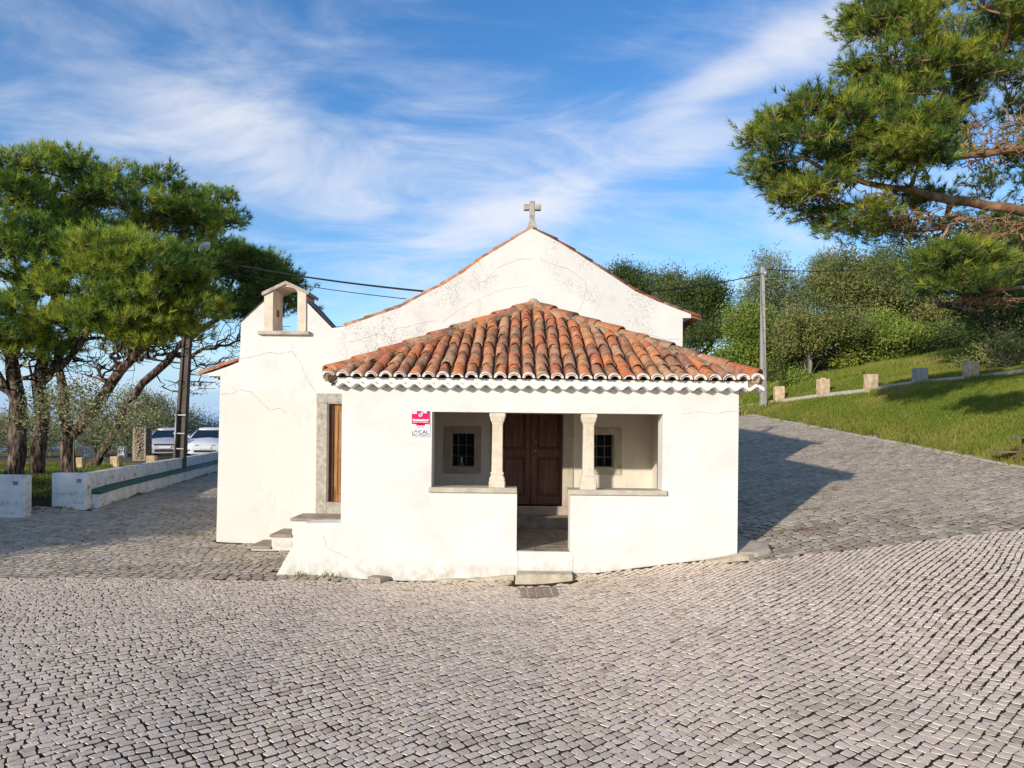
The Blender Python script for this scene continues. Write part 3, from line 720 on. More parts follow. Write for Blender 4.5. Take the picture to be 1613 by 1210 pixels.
# floor flags (few large slabs)
fl = part(empty('portico_floor')); fl.matrix_parent_inverse = Matrix.Identity(4); fl.location = -chapel.location
yy = FY + .02; zf = ez + .004
for r_, dpt in enumerate((.52, .66, .62, .60)):
    xx = ixl + .01
    while xx < ixr - .05:
        w = random.uniform(.7, 1.15); x1 = min(ixr - .01, xx + w)
        if ixr - .01 - x1 < .3: x1 = ixr - .01
        y0 = yy; a0 = xx
        if r_ == 0:
            a0, x1b = max(xx, ex0 + .004), min(x1, ex1 - .004)
            if x1b - a0 > .1: o = box('floor_slab', (a0, y0, zf - .05), (x1b, y0 + dpt - .008, zf + random.uniform(0, .008)), M['slab'], bev=.006); o.parent = fl
            if yy + dpt > FY + FT + .05:
                o = box('floor_slab', (xx, FY + FT + .004, zf - .06), (x1 - .008, y0 + dpt - .008, zf - .004 + random.uniform(0, .003)), M['slab'], bev=.004); o.parent = fl
        else:
            o = box('floor_slab', (xx, y0, zf - .05), (x1 - .008, y0 + dpt - .008, zf + random.uniform(0, .01)), M['slab'], bev=.006); o.parent = fl
        xx = x1
    yy += dpt
o = box('floor_bed', (ixl + .002, FY + .03, .1), (ixr - .002, MY - .004, zf - .03), M['mortar']); o.parent = fl
# steps up to the door, threshold
s1z = P(840, 814.5, 13.42).z
part(box('door_step', (ixl + .9, 13.42, zf - .02), (ixr - .95, MY - .005, s1z), M['slab'], bev=.012))
th = part(box('threshold', (door_x0 - .19, MY - .03, s1z - .01), (door_x1 + .19, MY + .30, door_z0), M['pink_stone'], bev=.01))
# parapet sills
def sill(xa, xb, zt):
    part(box('parapet_sill', (xa, FY - .045, zt), (xb, FY + FT + .03, zt + P(740, 768, FY).z - P(740, 776, FY).z), M['stone_trim'], bev=.008))
sill(P(675, 772, FY).x, P(814.5, 772, FY).x, szl); sill(P(895, 775, FY).x, P(1050, 775, FY).x, szr)
ztl = szl + P(740, 768, FY).z - P(740, 776, FY).z; ztr = szr + P(740, 768, FY).z - P(740, 776, FY).z
# columns: square section with moulded base and capital
def column(xc, zb, zt):
    H = zt - zb; yc = FY + .15
    prof_ = [(.138, 0), (.138, .085), (.128, .095), (.132, .12), (.122, .15), (.104, .175), (.104, .195), (.112, .20), (.112, .222), (.094, .235), (.088, H - .19), (.094, H - .17), (.094, H - .15), (.104, H - .145), (.118, H - .11), (.128, H - .075), (.136, H - .06), (.136, H)]
    bm = bmesh.new(); prev = None
    for (r, z) in prof_:
        r *= .90; c = r * .90
        pts = [(-r, -c), (-c, -r), (c, -r), (r, -c), (r, c), (c, r), (-c, r), (-r, c)]
        ring = [bm.verts.new((xc + p[0], yc + p[1], zb + z)) for p in pts]
        if prev:
            for k in range(8): bm.faces.new((prev[k], prev[(k + 1) % 8], ring[(k + 1) % 8], ring[k]))
        else: bm.faces.new(ring)
        prev = ring
    bm.faces.new(prev)
    return part(bm_obj('column', bm, M['column']))
column(P(783.5, 720, FY + .15).x, ztl + .001, oz1 - .001); column(P(926.5, 720, FY + .15).x, ztr + .001, oz1 - .001)
# ---- door (double leaf, raised panels)
DY = MY + .20
dr = part(empty('door')); dr.matrix_parent_inverse = Matrix.Identity(4); dr.location = -chapel.location
mid = P(836.5, 700, DY).x
for (a, b, nm) in ((door_x0 - .25, mid - .008, 'door_leaf'), (mid + .008, door_x1 + .06, 'door_leaf')):
    if a < mid - .1: a = mid - (door_x1 + .06 - mid)
    bm = bmesh.new(); w = b - a; st = .105; z0, z1 = door_z0 + .004, door_z1 + .05; zm = z0 + (z1 - z0) * .485
    add_box(bm, (a, DY + .05, z0), (b, DY + .08, z1))
    for (q0, q1, r0, r1) in ((a, a + st, z0, z1), (b - st, b, z0, z1), (a + st, b - st, z0, z0 + .15), (a + st, b - st, zm - .075, zm + .075), (a + st, b - st, z1 - .15, z1)):
        add_box(bm, (q0, DY, r0), (q1, DY + .049, r1), .006)
    for (r0, r1) in ((z0 + .15, zm - .075), (zm + .075, z1 - .15)):
        add_box(bm, (a + st + .03, DY + .018, r0 + .03), (b - st - .03, DY + .0495, r1 - .03), .022)
    o = bm_obj(nm, bm, M['door']); o.parent = dr
o = tube('door_astragal', [(mid, DY - .006, door_z0 + .01), (mid, DY - .006, door_z1)], .014, M['door'], dr, 6)
for (px, py, nm) in ((843.5, 697, 'door_knocker'), (843.5, 710, 'keyhole_plate')):
    c = P(px, py, DY); bm = bmesh.new()
    if nm == 'door_knocker':
        add_tube(bm, [c + Vector((0, -.02, .07)), c + Vector((0, -.035, .02)), c + Vector((0, -.03, -.02))], [.012, .016, .010], 8)
        pts = [c + Vector((.030 * math.cos(t), -.03, -.012 + .032 * math.sin(t))) for t in np.linspace(0, 2 * math.pi, 13)]
        add_tube(bm, pts, .008, 6)
        o = bm_obj(nm, bm, M['iron'], smooth=True)
    else:
        add_tube(bm, [c + Vector((0, .0, 0)), c + Vector((0, -.015, 0))], .022, 10); o = bm_obj(nm, bm, M['iron'])
    o.parent = dr
for sx_ in (0, 1):                                     # stone jambs of the door
    a, b = (door_x1 + .001, P(903, 700, MY).x) if sx_ else (door_x0 - .17, door_x0 - .001)
    part(box('door_jamb', (a, MY - .025, door_z0 + .002), (b, MY - .001, door_z1 + .16), M['stone_trim'], bev=.004))
part(box('door_lintel', (door_x0 - .001, MY - .024, door_z1 + .001), (door_x1 + .0, MY - .001, door_z1 + .16), M['stone_trim'], bev=.004))
# rosette on the threshold
c = P(850, 805.5, MY - .03); bm = bmesh.new()
add_tube(bm, [c + Vector((.042 * math.cos(t), -.002, .042 * math.sin(t))) for t in np.linspace(0, 2 * math.pi, 13)], .009, 6)
part(bm_obj('threshold_rosette', bm, M['grey_stone']))
# ---- the two barred windows
def window(x0, x1, z0, z1, fx0, fx1, fz0, fz1, m):
    w = part(empty('window')); w.matrix_parent_inverse = Matrix.Identity(4); w.location = -chapel.location
    bm = bmesh.new(); e = .001
    for (a, b, c, d) in ((fx0, fx1, z1 + e, fz1), (fx0, fx1, fz0, z0 - e), (fx0, x0 - e, z0, z1), (x1 + e, fx1, z0, z1)):
        add_box(bm, (a, MY - .018, c), (b, MY - .001, d), .003)
    o = bm_obj('window_frame', bm, m); o.parent = w
    bm = bmesh.new(); add_box(bm, (x0, MY + .36, z0), (x1, MY + .38, z1))
    o = bm_obj('window_pane', bm, M['dark_glass']); o.parent = w
    bm = bmesh.new()
    for f in (.36, .70): add_tube(bm, [(x0 + .001, MY + .20, z0 + (z1 - z0) * (1 - f)), (x1 - .001, MY + .20, z0 + (z1 - z0) * (1 - f))], .0075, 6)
    for f in (.27, .63): add_tube(bm, [(x0 + (x1 - x0) * f, MY + .20, z0), (x0 + (x1 - x0) * f, MY + .20, z1)], .0065, 6)
    o = bm_obj('window_bars', bm, M['iron']); o.parent = w
    return w
window(wl_x0, wl_x1, wl_z0, wl_z1, P(699, 700, MY).x, P(758, 700, MY).x, P(728, 746, MY).z, P(728, 671.5, MY).z, M['pink_stone'])
fr = wr_x1 - wr_x0
window(wr_x0, wr_x1, wr_z0, wr_z1, P(979, 700, MY).x - (P(758, 700, MY).x - P(699, 700, MY).x), P(979, 700, MY).x, P(950, 748, MY).z, P(950, 673, MY).z, M['stone_trim'])
part(box('nave_shade_panel', (-2.2, MY + WT + .4, .2), (3.0, MY + WT + .45, 3.6), M['dark']))  # black panel, its colour standing in for the darkness of the unlit nave
# ---- side door on the left with stone surround
sdr = part(empty('side_door')); sdr.matrix_parent_inverse = Matrix.Identity(4); sdr.location = -chapel.location
SY = MY + .10; z0, z1 = sd_z0 + .003, sd_z1 - .003; w0, w1 = sd_x0 + .002, sd_x1 - .002
bm = bmesh.new(); add_box(bm, (w0, SY + .03, z0), (w1, SY + .06, z1)); st = .11; zm = z0 + (z1 - z0) * .46
add_box(bm, (w0, SY - .03, z0), (w0 + .085, SY + .025, z1), .004)
o = bm_obj('door_frame', bm, M['dark_oak']); o.parent = sdr
bm = bmesh.new(); a = w0 + .087; b = (w0 + w1) / 2 + .03
for (a, b) in ((w0 + .087, (w0 + w1) / 2 + .04), ((w0 + w1) / 2 + .045, w1)):
    add_box(bm, (a, SY + .012, z0), (b, SY + .028, z1))
    for (q0, q1, r0, r1) in ((a, a + .075, z0, z1), (b - .06, b, z0, z1), (a + .076, b - .061, z0, z0 + .13), (a + .076, b - .061, zm - .07, zm + .07), (a + .076, b - .061, z1 - .12, z1)):
        add_box(bm, (q0, SY - .004, r0), (q1, SY + .0115, r1), .003)
    for (r0, r1) in ((z0 + .13, zm - .07), (zm + .07, z1 - .12)):
        add_box(bm, (a + .10, SY + .001, r0 + .03), (b - .085, SY + .0118, r1 - .03), .006)
o = bm_obj('door_leaf', bm, M['oak']); o.parent = sdr
part(box('side_door_jamb', (P(498.7, 700, MY).x, MY - .03, P(500, 810, MY).z), (P(515.5, 700, MY).x, MY - .001, sd_z1 + .012), M['grey_stone'], bev=.006))
part(box('side_door_lintel', (P(498.7, 700, MY).x, MY - .031, sd_z1 + .014), (sd_x1 + .2, MY - .001, P(510, 620, MY).z), M['grey_stone'], bev=.006))
part(box('side_door_threshold', (P(515.6, 700, MY).x, MY - .028, P(520, 811, MY).z), (sd_x1 + .2, MY + .3, sd_z0 + .001), M['grey_stone'], bev=.006))
# ---- steps to the side door: three slabs on rendered blocks
stp = part(empty('side_steps')); stp.matrix_parent_inverse = Matrix.Identity(4); stp.location = -chapel.location
SF = 13.02
tops = [(457, 816.5, 823.5), (424.5, 842, 846.5), (391.5, 860.5, 864)]
xr2 = pxl + .1
for i, (px, py, pb) in enumerate(tops):
    xa = P(px, py, SF).x; zt = P(px, py, SF).z
    xb = xr2 if i == 0 else P(tops[i - 1][0], py, SF).x - .005
    o = box('step_block', (xa + .03, SF + .03, -.2), (xb - (.0 if i == 0 else -.034), MY - .003, zt - .052), M['plaster']); o.parent = stp
    o = box('step_slab', (xa, SF, zt - .05), (xb + (0 if i == 0 else .03), MY - .004, zt), M['slab'], bev=.006); o.parent = stp
# ---- bellcote stone frame
bcx = part(empty('bellcote')); bcx.matrix_parent_inverse = Matrix.Identity(4); bcx.location = -chapel.location
fo0, fo1 = P(416.6, 500, MY).x, P(482.5, 500, MY).x; fz = P(450, 460.5, MY).z; fa = P(450, 445, MY).z
hole2 = [(x, z) for (x, z) in hole_bell]
out2 = [(fo0, bz0), (bL, bz0)] + [(bL, bz1)] + [(bc - br * math.cos(a), bz1 + .50 * br * math.sin(a)) for a in np.linspace(0.001, math.pi - .001, 9)] + [(bR, bz1), (bR, bz0), (fo1, bz0), (fo1, fz), ((fo0 + fo1) / 2, fa), (fo0, fz)]
o = prism('bellcote_arch', out2, [], MY - .03, MY + WT + .04, M['column']); o.parent = bcx
# the plaster wall stops at the shoulders, the stone frame carries on above it
c0 = P(412, 460.5, MY - .06); c1 = P(450, 442.5, MY - .06); c2 = P(486.5, 459.5, MY - .06)
tk = .06
cap = [(c0.x, c0.z), (c0.x + .01, c0.z - tk), (c1.x, c1.z - tk), (c2.x - .01, c2.z - tk), (c2.x, c2.z), (c1.x, c1.z)]
o = prism('bellcote_cap', cap, [], MY - .07, MY + WT + .12, M['grey_stone']); o.parent = bcx
o = box('bellcote_sill', (P(407.5, 524, MY).x, MY - .09, P(450, 528, MY).z), (P(489, 524, MY).x, MY + WT + .03, bz0 - .001), M['stone_trim'], bev=.012); o.parent = bcx
bm = bmesh.new(); add_box(bm, (bL + .0, MY + .20, P(440, 496, MY).z), (bL + .02, MY + .30, P(440, 486, MY).z)); o = bm_obj('bell_bracket', bm, M['rust']); o.parent = bcx
# dark flashing over the sloping shoulders
for (a, b) in (((486, 474), (523.5, 516)), ((415.5, 474.5), (379.5, 507.5))):
    p, q = P(*a, MY), P(*b, MY); d = (q - p); n = Vector((-d.z, 0, d.x)).normalized(); n = n if n.z > 0 else -n
    bm = bmesh.new(); add_prism(bm, [(p.x, p.z), (q.x, q.z), (q.x + n.x * .018, q.z + n.z * .018), (p.x + n.x * .018, p.z + n.z * .018)], [], MY - .012, MY + WT + .03)
    part(bm_obj('shoulder_flashing', bm, M['flashing']))
# ---- verge tiles along the gable
VT = tile_mesh(.085, .072, .47, t=.018, name='verge_tile'); VT.materials.append(M['tile'])
vr = part(empty('gable_verge')); vr.matrix_parent_inverse = Matrix.Identity(4); vr.location = -chapel.location
def verge(pts):
    pts = [Vector((x, MY + .10, z + .012)) for x, z in pts]
    L = [0]
    for i in range(1, len(pts)): L.append(L[-1] + (pts[i] - pts[i - 1]).length)
    def at(s):
        for i in range(1, len(pts)):
            if s <= L[i]: return pts[i - 1].lerp(pts[i], (s - L[i - 1]) / (L[i] - L[i - 1]))
        return pts[-1]
    n = max(1, round(L[-1] / .40)); stp_ = L[-1] / n
    for k in range(n):
        p, q = at(k * stp_), at((k + 1) * stp_)
        d = (q - p).normalized()
        put('verge_tile', VT, frame(p - d * .03 + Vector((0, random.uniform(-.012, .004), 0)), d + Vector((0, 0, -.035)), Vector((0, 0, 1))), vr)
gz_l = [XZ(x, y, MY) for x, y in [(544, 514), (570, 505), (596, 496), (630, 484.5), (663, 466.5), (700, 447.5), (730, 429), (761, 406), (793, 387), (822, 369), (838, 360)]]
verge(gz_l); verge([XZ(x, y, MY) for x, y in [(1103, 500), (1088, 495), (1071, 488.5), (1036, 475), (1001, 459), (969, 438), (938, 418), (907, 398), (874, 378), (846, 364)]])
verge([XZ(x, y, MY) for x, y in [(314, 590), (330, 584), (352, 576), (377, 567)]])
verge([XZ(x, y + 5, MY) for x, y in [(1103, 500), (1088, 495)]])
# rafters and eave boards at the right
part(box('eave_board', (P(1076, 505, MY).x, MY + WT, P(1088, 503, MY).z - .03), (P(1098, 505, MY).x, NB, P(1088, 503, MY).z), M['dark_oak']))
part(box('eave_board', (P(326, 592, MY).x, MY + WT, P(340, 593, MY).z - .03), (P(346.5, 590, MY).x, NB, P(340, 592, MY).z), M['dark_oak']))
# ---- stone cross
cr = part(empty('cross')); cr.matrix_parent_inverse = Matrix.Identity(4); cr.location = -chapel.location
CYv = MY + .22; q = P(838.5, 340, CYv)
cz = lambda y: P(838, y, CYv).z
cxx = lambda x: P(x, 330, CYv).x
bm = bmesh.new(); add_box(bm, (cxx(834), CYv - .055, cz(351)), (cxx(842.2), CYv + .055, cz(317.5)), .008)
o = bm_obj('cross_shaft', bm, M['grey_stone']); o.parent = cr
bm = bmesh.new(); add_box(bm, (cxx(825), CYv - .054, cz(331.5)), (cxx(833.9), CYv + .054, cz(322.5)), .008); add_box(bm, (cxx(842.3), CYv - .054, cz(331.5)), (cxx(851.8), CYv + .054, cz(322.5)), .008)
o = bm_obj('cross_arms', bm, M['grey_stone']); o.parent = cr
bm = bmesh.new(); vs = add_box(bm, (cxx(830.8), CYv - .13, cz(362)), (cxx(846), CYv + .13, cz(350.5)))
for v in vs:
    if v.co.z > cz(356): v.co.x = q.x + (v.co.x - q.x) * .72; v.co.y = CYv + (v.co.y - CYv) * .7
o = bm_obj('cross_base', bm, M['grey_stone']); o.parent = cr
# ---- hairline cracks in the render: narrow ribbons a millimetre proud of the plaster
def crack(pts, Y, w=.006, seed=0):
    r = random.Random(seed); P0 = []
    for i in range(len(pts) - 1):
        a, b = P(*pts[i], Y), P(*pts[i + 1], Y); n = max(2, int((b - a).length / .045))
        for k in range(n):
            p = a.lerp(b, k / n); P0.append(p + Vector((r.uniform(-.010, .010), 0, r.uniform(-.010, .010))))
    P0.append(P(*pts[-1], Y))
    V, F = [], []
    for i, p in enumerate(P0):
        d = (P0[min(i + 1, len(P0) - 1)] - P0[max(0, i - 1)]); n = Vector((-d.z, 0, d.x)).normalized() * w * r.uniform(.25, .7)
        V += [(p.x + n.x, Y - .0015, p.z + n.z), (p.x - n.x, Y - .0015, p.z - n.z)]
        if i: F.append((2 * i - 2, 2 * i - 1, 2 * i + 1, 2 * i))
    part(link('plaster_crack', np_mesh('plaster_crack', V, F), M['crack']))
crack([(375, 566), (398, 562), (424, 555), (440, 557), (459, 554), (464, 560), (475, 573), (480, 590), (488, 605), (497, 617)], MY, .006, 1)
crack([(348, 620), (360, 621), (372, 617), (380, 614), (395, 617), (404, 625), (415, 638), (425, 646), (440, 644), (452, 651)], MY, .006, 2)
crack([(551, 539), (570, 534), (593, 526), (612, 530), (617, 537), (618, 560), (615, 576)], MY, .0055, 3)
crack([(615, 535), (624, 517), (640, 516), (660, 509), (690, 505)], MY, .0045, 4)
crack([(698, 507), (720, 490), (748, 475), (775, 462), (795, 455), (818, 453), (838, 451), (850, 404.5)][:6] + [(838, 450), (853, 404)][:1], MY, .004, 5)
crack([(851, 404), (853, 410), (872, 417), (895, 424), (910, 434), (922, 445), (924, 452), (921, 470), (912, 490), (908, 500)], MY, .005, 6)
crack([(983, 528), (1000, 524), (1020, 526), (1036, 531), (1048, 535), (1070, 534)], MY, .0055, 7)
crack([(842, 408), (820, 408), (800, 415), (780, 425), (768, 441), (752, 447)], MY, .0045, 8)
crack([(504, 840), (512, 848), (514, 862), (530, 870), (548, 879)], FY, .0045, 9)
crack([(814, 868), (816, 880), (816, 898)], FY, .004, 10); crack([(900, 868), (903, 880), (902, 905)], FY, .004, 11)
crack([(1075, 652), (1100, 649), (1125, 652), (1150, 648), (1163, 649)], FY, .0045, 12); crack([(698, 892), (703, 898), (706, 912)], FY, .004, 13); crack([(688, 900), (684, 910), (692, 914)], FY, .004, 14)
# ---- pale footing course at the foot of the portico, with uneven top edge
def footing(px0, px1, tops_, seed):
    r = random.Random(seed); n = 14; V, F = [], []
    for i in range(n + 1):
        px = px0 + (px1 - px0) * i / n; x = P(px, 900, FY).x
        y = np.interp(px, [t[0] for t in tops_], [t[1] for t in tops_]) + r.uniform(-.8, .8)
        z = P(px, y, FY).z; yo = FY - .05 - r.uniform(0, .04)
        V += [(x, FY - .004, z), (x, yo + .02, z - .01), (x, yo - .03, -.2)]
        if i:
            a, b = 3 * i - 3, 3 * i
            F += [(a, a + 1, b + 1, b), (a + 1, a + 2, b + 2, b + 1)]
    part(link('footing', np_mesh('footing', V, F), M['footing']))
footing(602, 809, [(602, 920), (660, 915), (700, 912), (770, 909), (809, 905)], 1)
footing(908, 1163, [(908, 902), (960, 903), (1010, 897), (1060, 892), (1120, 886), (1163, 876)], 2)
# front step
bm = bmesh.new(); a, b = P(810, 915, 10.72).x, P(906, 915, 10.72).x; zt = P(858, 900, 10.95).z
vs = add_box(bm, (a, 10.70, -.1), (b, FY - .005, zt), .015)
for v in bm.verts:
    if v.co.z > zt - .03 and v.co.y < 10.8: v.co.y += .07; v.co.z -= .012
    if v.co.z > zt - .05: v.co.x += .03 * (1 if v.co.x < (a + b) / 2 else -1)
part(bm_obj('front_step', bm, M['footing']))
# ------------------------------------------------------------------ other things
def hit(px, py, y0=3.0, y1=90.0):
    """where the sight line through a photo pixel meets the ground"""
    for Y in np.arange(y0, y1, .05):
        p = P(px, py, Y)
        if p.z <= gz(p.x, Y): return p
    return P(px, py, y1)
def at(o, loc, rz=0.0):
    o.location = loc; o.rotation_euler = (0, 0, rz); return o

# ---- alarm company sign on the portico wall
sa, sb = P(648, 690, FY), P(677, 690, FY); st_, sbm = P(662, 647, FY).z, P(662, 689, FY).z
sign = tag(empty('alarm_sign', (sa.x, FY - .012, sbm)), 'pink and white security alarm sign on the portico wall', 'sign')
sw, sh = sb.x - sa.x, st_ - sbm
box('sign_board', (0, 0, 0), (sw, .010, sh), M['sign_white'], sign, .002)
box('pink_panel', (.004, -.002, sh * .49), (sw - .004, -.0005, sh - .004), M['pink'], sign)
def rounded(name, x0, x1, z0, z1, y, m, rr=None):
    r = min((z1 - z0) / 2, rr or 9); bm = bmesh.new(); pts = []
    for (cx, cz, a0) in ((x1 - r, z1 - r, 0), (x0 + r, z1 - r, 90), (x0 + r, z0 + r, 180), (x1 - r, z0 + r, 270)):
        for k in range(5): a = rad(a0 + 22.5 * k); pts.append((cx + r * math.cos(a), cz + r * math.sin(a)))
    add_prism(bm, pts, [], y, y + .0012); return bm_obj(name, bm, m, sign)
rounded('brand_capsule', sw * .06, sw * .94, sh * .61, sh * .76, -.0038, M['sign_white'])
rounded('pink_tab', sw * .26, sw * .74, sh * .435, sh * .52, -.0020, M['pink'], .01)
rounded('corner_badge', sw * .05, sw * .28, sh * .88, sh * .975, -.0038, M['sign_white'], .004)
rounded('corner_badge', sw * .68, sw * .84, sh * .91, sh * .975, -.0038, M['sign_white'], .004)
rounded('corner_badge', sw * .845, sw * .95, sh * .91, sh * .975, -.0038, M['sign_navy'], .004)
bm = bmesh.new()
hx, hz_ = sw * .40, sh * .79
pts = [(hx, hz_), (hx + .035, hz_ - .008), (hx + .055, hz_ + .030), (hx + .075, hz_ + .075), (hx + .062, hz_ + .083), (hx + .035, hz_ + .055), (hx + .005, hz_ + .035), (hx - .006, hz_ + .012)]
add_prism(bm, pts, [], -.0044, -.0036); bm_obj('hand_emblem', bm, M['sign_white'], sign)
bm = bmesh.new(); pts = [(hx + .004, hz_ + .012), (hx + .018, hz_ + .004), (hx + .030, hz_ + .022), (hx + .058, hz_ + .060), (hx + .062, hz_ + .074), (hx + .040, hz_ + .050), (hx + .020, hz_ + .034)]
add_prism(bm, pts, [], -.0054, -.0046); bm_obj('key_emblem', bm, M['sign_navy'], sign)
def text(s, xc, z, width, m, name='lettering', bold=0.0):
    cu = bpy.data.curves.new('txt', 'FONT'); cu.body = s; cu.size = 1; cu.align_x = 'CENTER'; cu.extrude = .004; cu.offset = bold
    o = bpy.data.objects.new('txt', cu); col.objects.link(o); bpy.context.view_layer.update()
    me = bpy.data.meshes.new_from_object(o.evaluated_get(bpy.context.evaluated_depsgraph_get())); bpy.data.objects.remove(o)
    xs = [v.co.x for v in me.vertices]; w = max(xs) - min(xs); k = width / w
    for v in me.vertices: v.co = Vector((v.co.x * k + xc, -.0045 - v.co.z * .05, v.co.y * k + z))
    me.materials.clear(); return link(name, me, m, sign)
text('horalarme', sw * .5, sh * .65, sw * .74, M['pink'], bold=.01)
text('ligue-se à nossa segurança', sw * .5, sh * .555, sw * .84, M['sign_white'], bold=.02)
text('CENTRAL RECETORA', sw * .5, sh * .385, sw * .46, M['pink'])
text('DE ALARMES', sw * .5, sh * .345, sw * .36, M['pink'])
text('L', sw * .085, sh * .135, sw * .10, M['sign_navy'], bold=.01); text('CAL', sw * .665, sh * .135, sw * .54, M['sign_navy'], bold=.01)
text('PROTEGIDO', sw * .5, sh * .035, sw * .90, M['sign_navy'])
bm = bmesh.new(); cz_ = sh * .135 + sh * .085; cx0 = sw * .26
add_tube(bm, [(cx0 + .030 * math.cos(t), -.003, cz_ + .030 * math.sin(t)) for t in np.linspace(0, 2 * math.pi, 17)], .004, 4, False); bm_obj('ring_emblem', bm, M['sign_gold'], sign)
bm = bmesh.new(); add_tube(bm, [(cx0 + .011 * math.cos(t), -.003, cz_ + .011 * math.sin(t)) for t in np.linspace(0, 2 * math.pi, 13)], .004, 4, False); bm_obj('ring_centre', bm, M['sign_navy'], sign)

# ---- little glass oil lamp on the left window ledge
c = P(727, 733.8, MY + .06); vz = empty('oil_lamp', (c.x, MY + .06, wl_z0)); tag(vz, 'small glass vase with a reddish base standing in the left barred window', 'vase')
def lathe(name, prof_, m, parent, n=12, smooth=True):
    bm = bmesh.new(); prev = None
    for (r, z) in prof_:
        ring = [bm.verts.new((r * math.cos(2 * math.pi * k / n), r * math.sin(2 * math.pi * k / n), z)) for k in range(n)]
        if prev:
            for k in range(n): bm.faces.new((prev[k], prev[(k + 1) % n], ring[(k + 1) % n], ring[k]))
        prev = ring
    bm.faces.new(prev); return bm_obj(name, bm, m, parent, smooth)
M['amber'] = mat('amber', [(.30, .10, .05), (.42, .18, .10)], rough=.2)
M['clear'] = mat('clear', [(.55, .56, .56), (.6, .6, .6)], rough=.1)
vz.name = 'glass_vase'
lathe('vase_body', [(.022, 0), (.034, .012), (.036, .045), (.026, .075)], M['amber'], vz)
lathe('vase_neck', [(.026, .0755), (.016, .11), (.013, .135), (.024, .17)], M['clear'], vz)

# ---- corner slabs and rocks at the foot of the walls
def rock(name, pts, zt, m, label, depth=.12, seed=0, group=None):
    r = random.Random(seed); n = len(pts); cx = sum(p[0] for p in pts) / n; cy = sum(p[1] for p in pts) / n
    e = tag(empty(name, (cx, cy, 0)), label, 'rock', group)
    bm = bmesh.new(); rings = []
    for (sc, dz_) in ((1.03, -depth), (1.0, -.02), (.90, .012), (.5, .02)):
        rings.append([bm.verts.new(((p[0] - cx) * sc + r.uniform(-.01, .01), (p[1] - cy) * sc + r.uniform(-.01, .01), gz(p[0], p[1]) + zt + dz_ + r.uniform(-.008, .008))) for p in pts])
    for a, b in zip(rings, rings[1:]):
        for k in range(n): bm.faces.new((a[k], a[(k + 1) % n], b[(k + 1) % n], b[k]))
    bm.faces.new(rings[-1])
    o = bm_obj(name, bm, m); mat_keep = o
    for k in ('label', 'category', 'group'):
        if k in e: o[k] = e[k]
    o.location = e.location; bpy.data.objects.remove(e); return o
def hp(l): return [(hit(x, y).x, hit(x, y).y) for x, y in l]
rock('flat_rock', [(3.44, 10.98), (3.66, 10.80), (3.90, 10.92), (3.98, 11.25), (3.76, 11.7), (3.45, 11.95)], .05, M['rock'], 'large flat beige rock at the right front corner of the portico', seed=3)
rock('flat_rock', [(3.96, 10.72), (4.35, 10.74), (4.22, 10.98), (4.02, 11.12)], .02, M['slab'], 'dark brown flat rock beside the larger beige corner rock', seed=4)
rock('flat_rock', [(2.85, 10.72), (3.5, 10.70), (3.62, 10.80), (3.40, 10.92), (2.9, 10.90)], .04, M['footing'], 'long pale rock along the foot of the portico at its right end', seed=5)
rock('small_rock', [(-2.13, 10.86), (-1.93, 10.80), (-1.82, 10.92), (-1.95, 10.985), (-2.1, 10.98)], .06, M['slab'], 'small dark rock at the foot of the portico wall, left side', seed=6)

# ---- round inspection cover filled with cobbles in front of the step
mc = hit(862, 935); r_ = random.Random(5)
cov = tag(empty('inspection_cover', (mc.x, mc.y, gz(mc.x, mc.y))), 'oblong inspection cover filled with mossy cobbles in front of the step', 'manhole cover')
bm = bmesh.new()
for (a, b, c, d) in ((-.66, -.30, .66, -.27), (-.66, .27, .66, .30), (-.66, -.269, -.63, .269), (.63, -.269, .66, .269)):
    add_box(bm, (a, b, -.02), (c, d, .014), .003)
o = bm_obj('cover_frame', bm, M['rust'], cov)
for o_ in (cov,): o_.rotation_euler = (0, -.05, .06)
for i in range(11):
    bm = bmesh.new(); x = -.62 + i * .113
    add_box(bm, (x, -.262, -.02), (x + .100, .0, .010 + r_.uniform(0, .004)), .008); bm_obj('cover_stone', bm, M['old_cobble'], cov)
    bm = bmesh.new(); add_box(bm, (x + .01, .008, -.02), (x + .108, .262, .010 + r_.uniform(0, .004)), .008); bm_obj('cover_stone', bm, M['old_cobble'], cov)

# ---- left: pillars and the long white bench wall with its green seat
def wall_pillar(px0, px1, ytop, ybot, Y, label, plaque):
    a, b = P(px0, ybot, Y), P(px1, ybot, Y); t = P((px0 + px1) / 2, ytop, Y).z; g = gz(b.x, Y) if b.x > wall_x(Y) else .35
    e = tag(empty('wall_pillar', (a.x, Y, min(a.z, b.z) - .15)), label, 'pillar', 'white pillars at the gap in the wall')
    w, h = b.x - a.x, t - (min(a.z, b.z) - .15)
    box('pillar_block', (0, 0, 0), (w, .24, h), M['white_wall'], e, .018)
    qx = w * .80 if not plaque else w * plaque
    box('small_plaque', (qx - .055, -.008, h - .20), (qx + .045, -.001, h - .12), M['slab'], e)
    return e
wall_pillar(80.5, 134, 745.5, 806, 15.75, 'white rendered pillar at the near end of the long bench wall', .82)
p1 = wall_pillar(-30, 38, 748.5, 823, 14.9, 'white rendered pillar cut by the left edge of the photo', .80)
box('green_seat_end', (-.35, -.08, .32), (.34, -.002, .39), M['green_paint'], p1)
WY = np.linspace(15.995, 34, 14)
bw = tag(empty('bench_wall', (float(wall_x(16.2)), 16.2, .4)), 'long low white bench wall with green seat along the lane', 'bench')
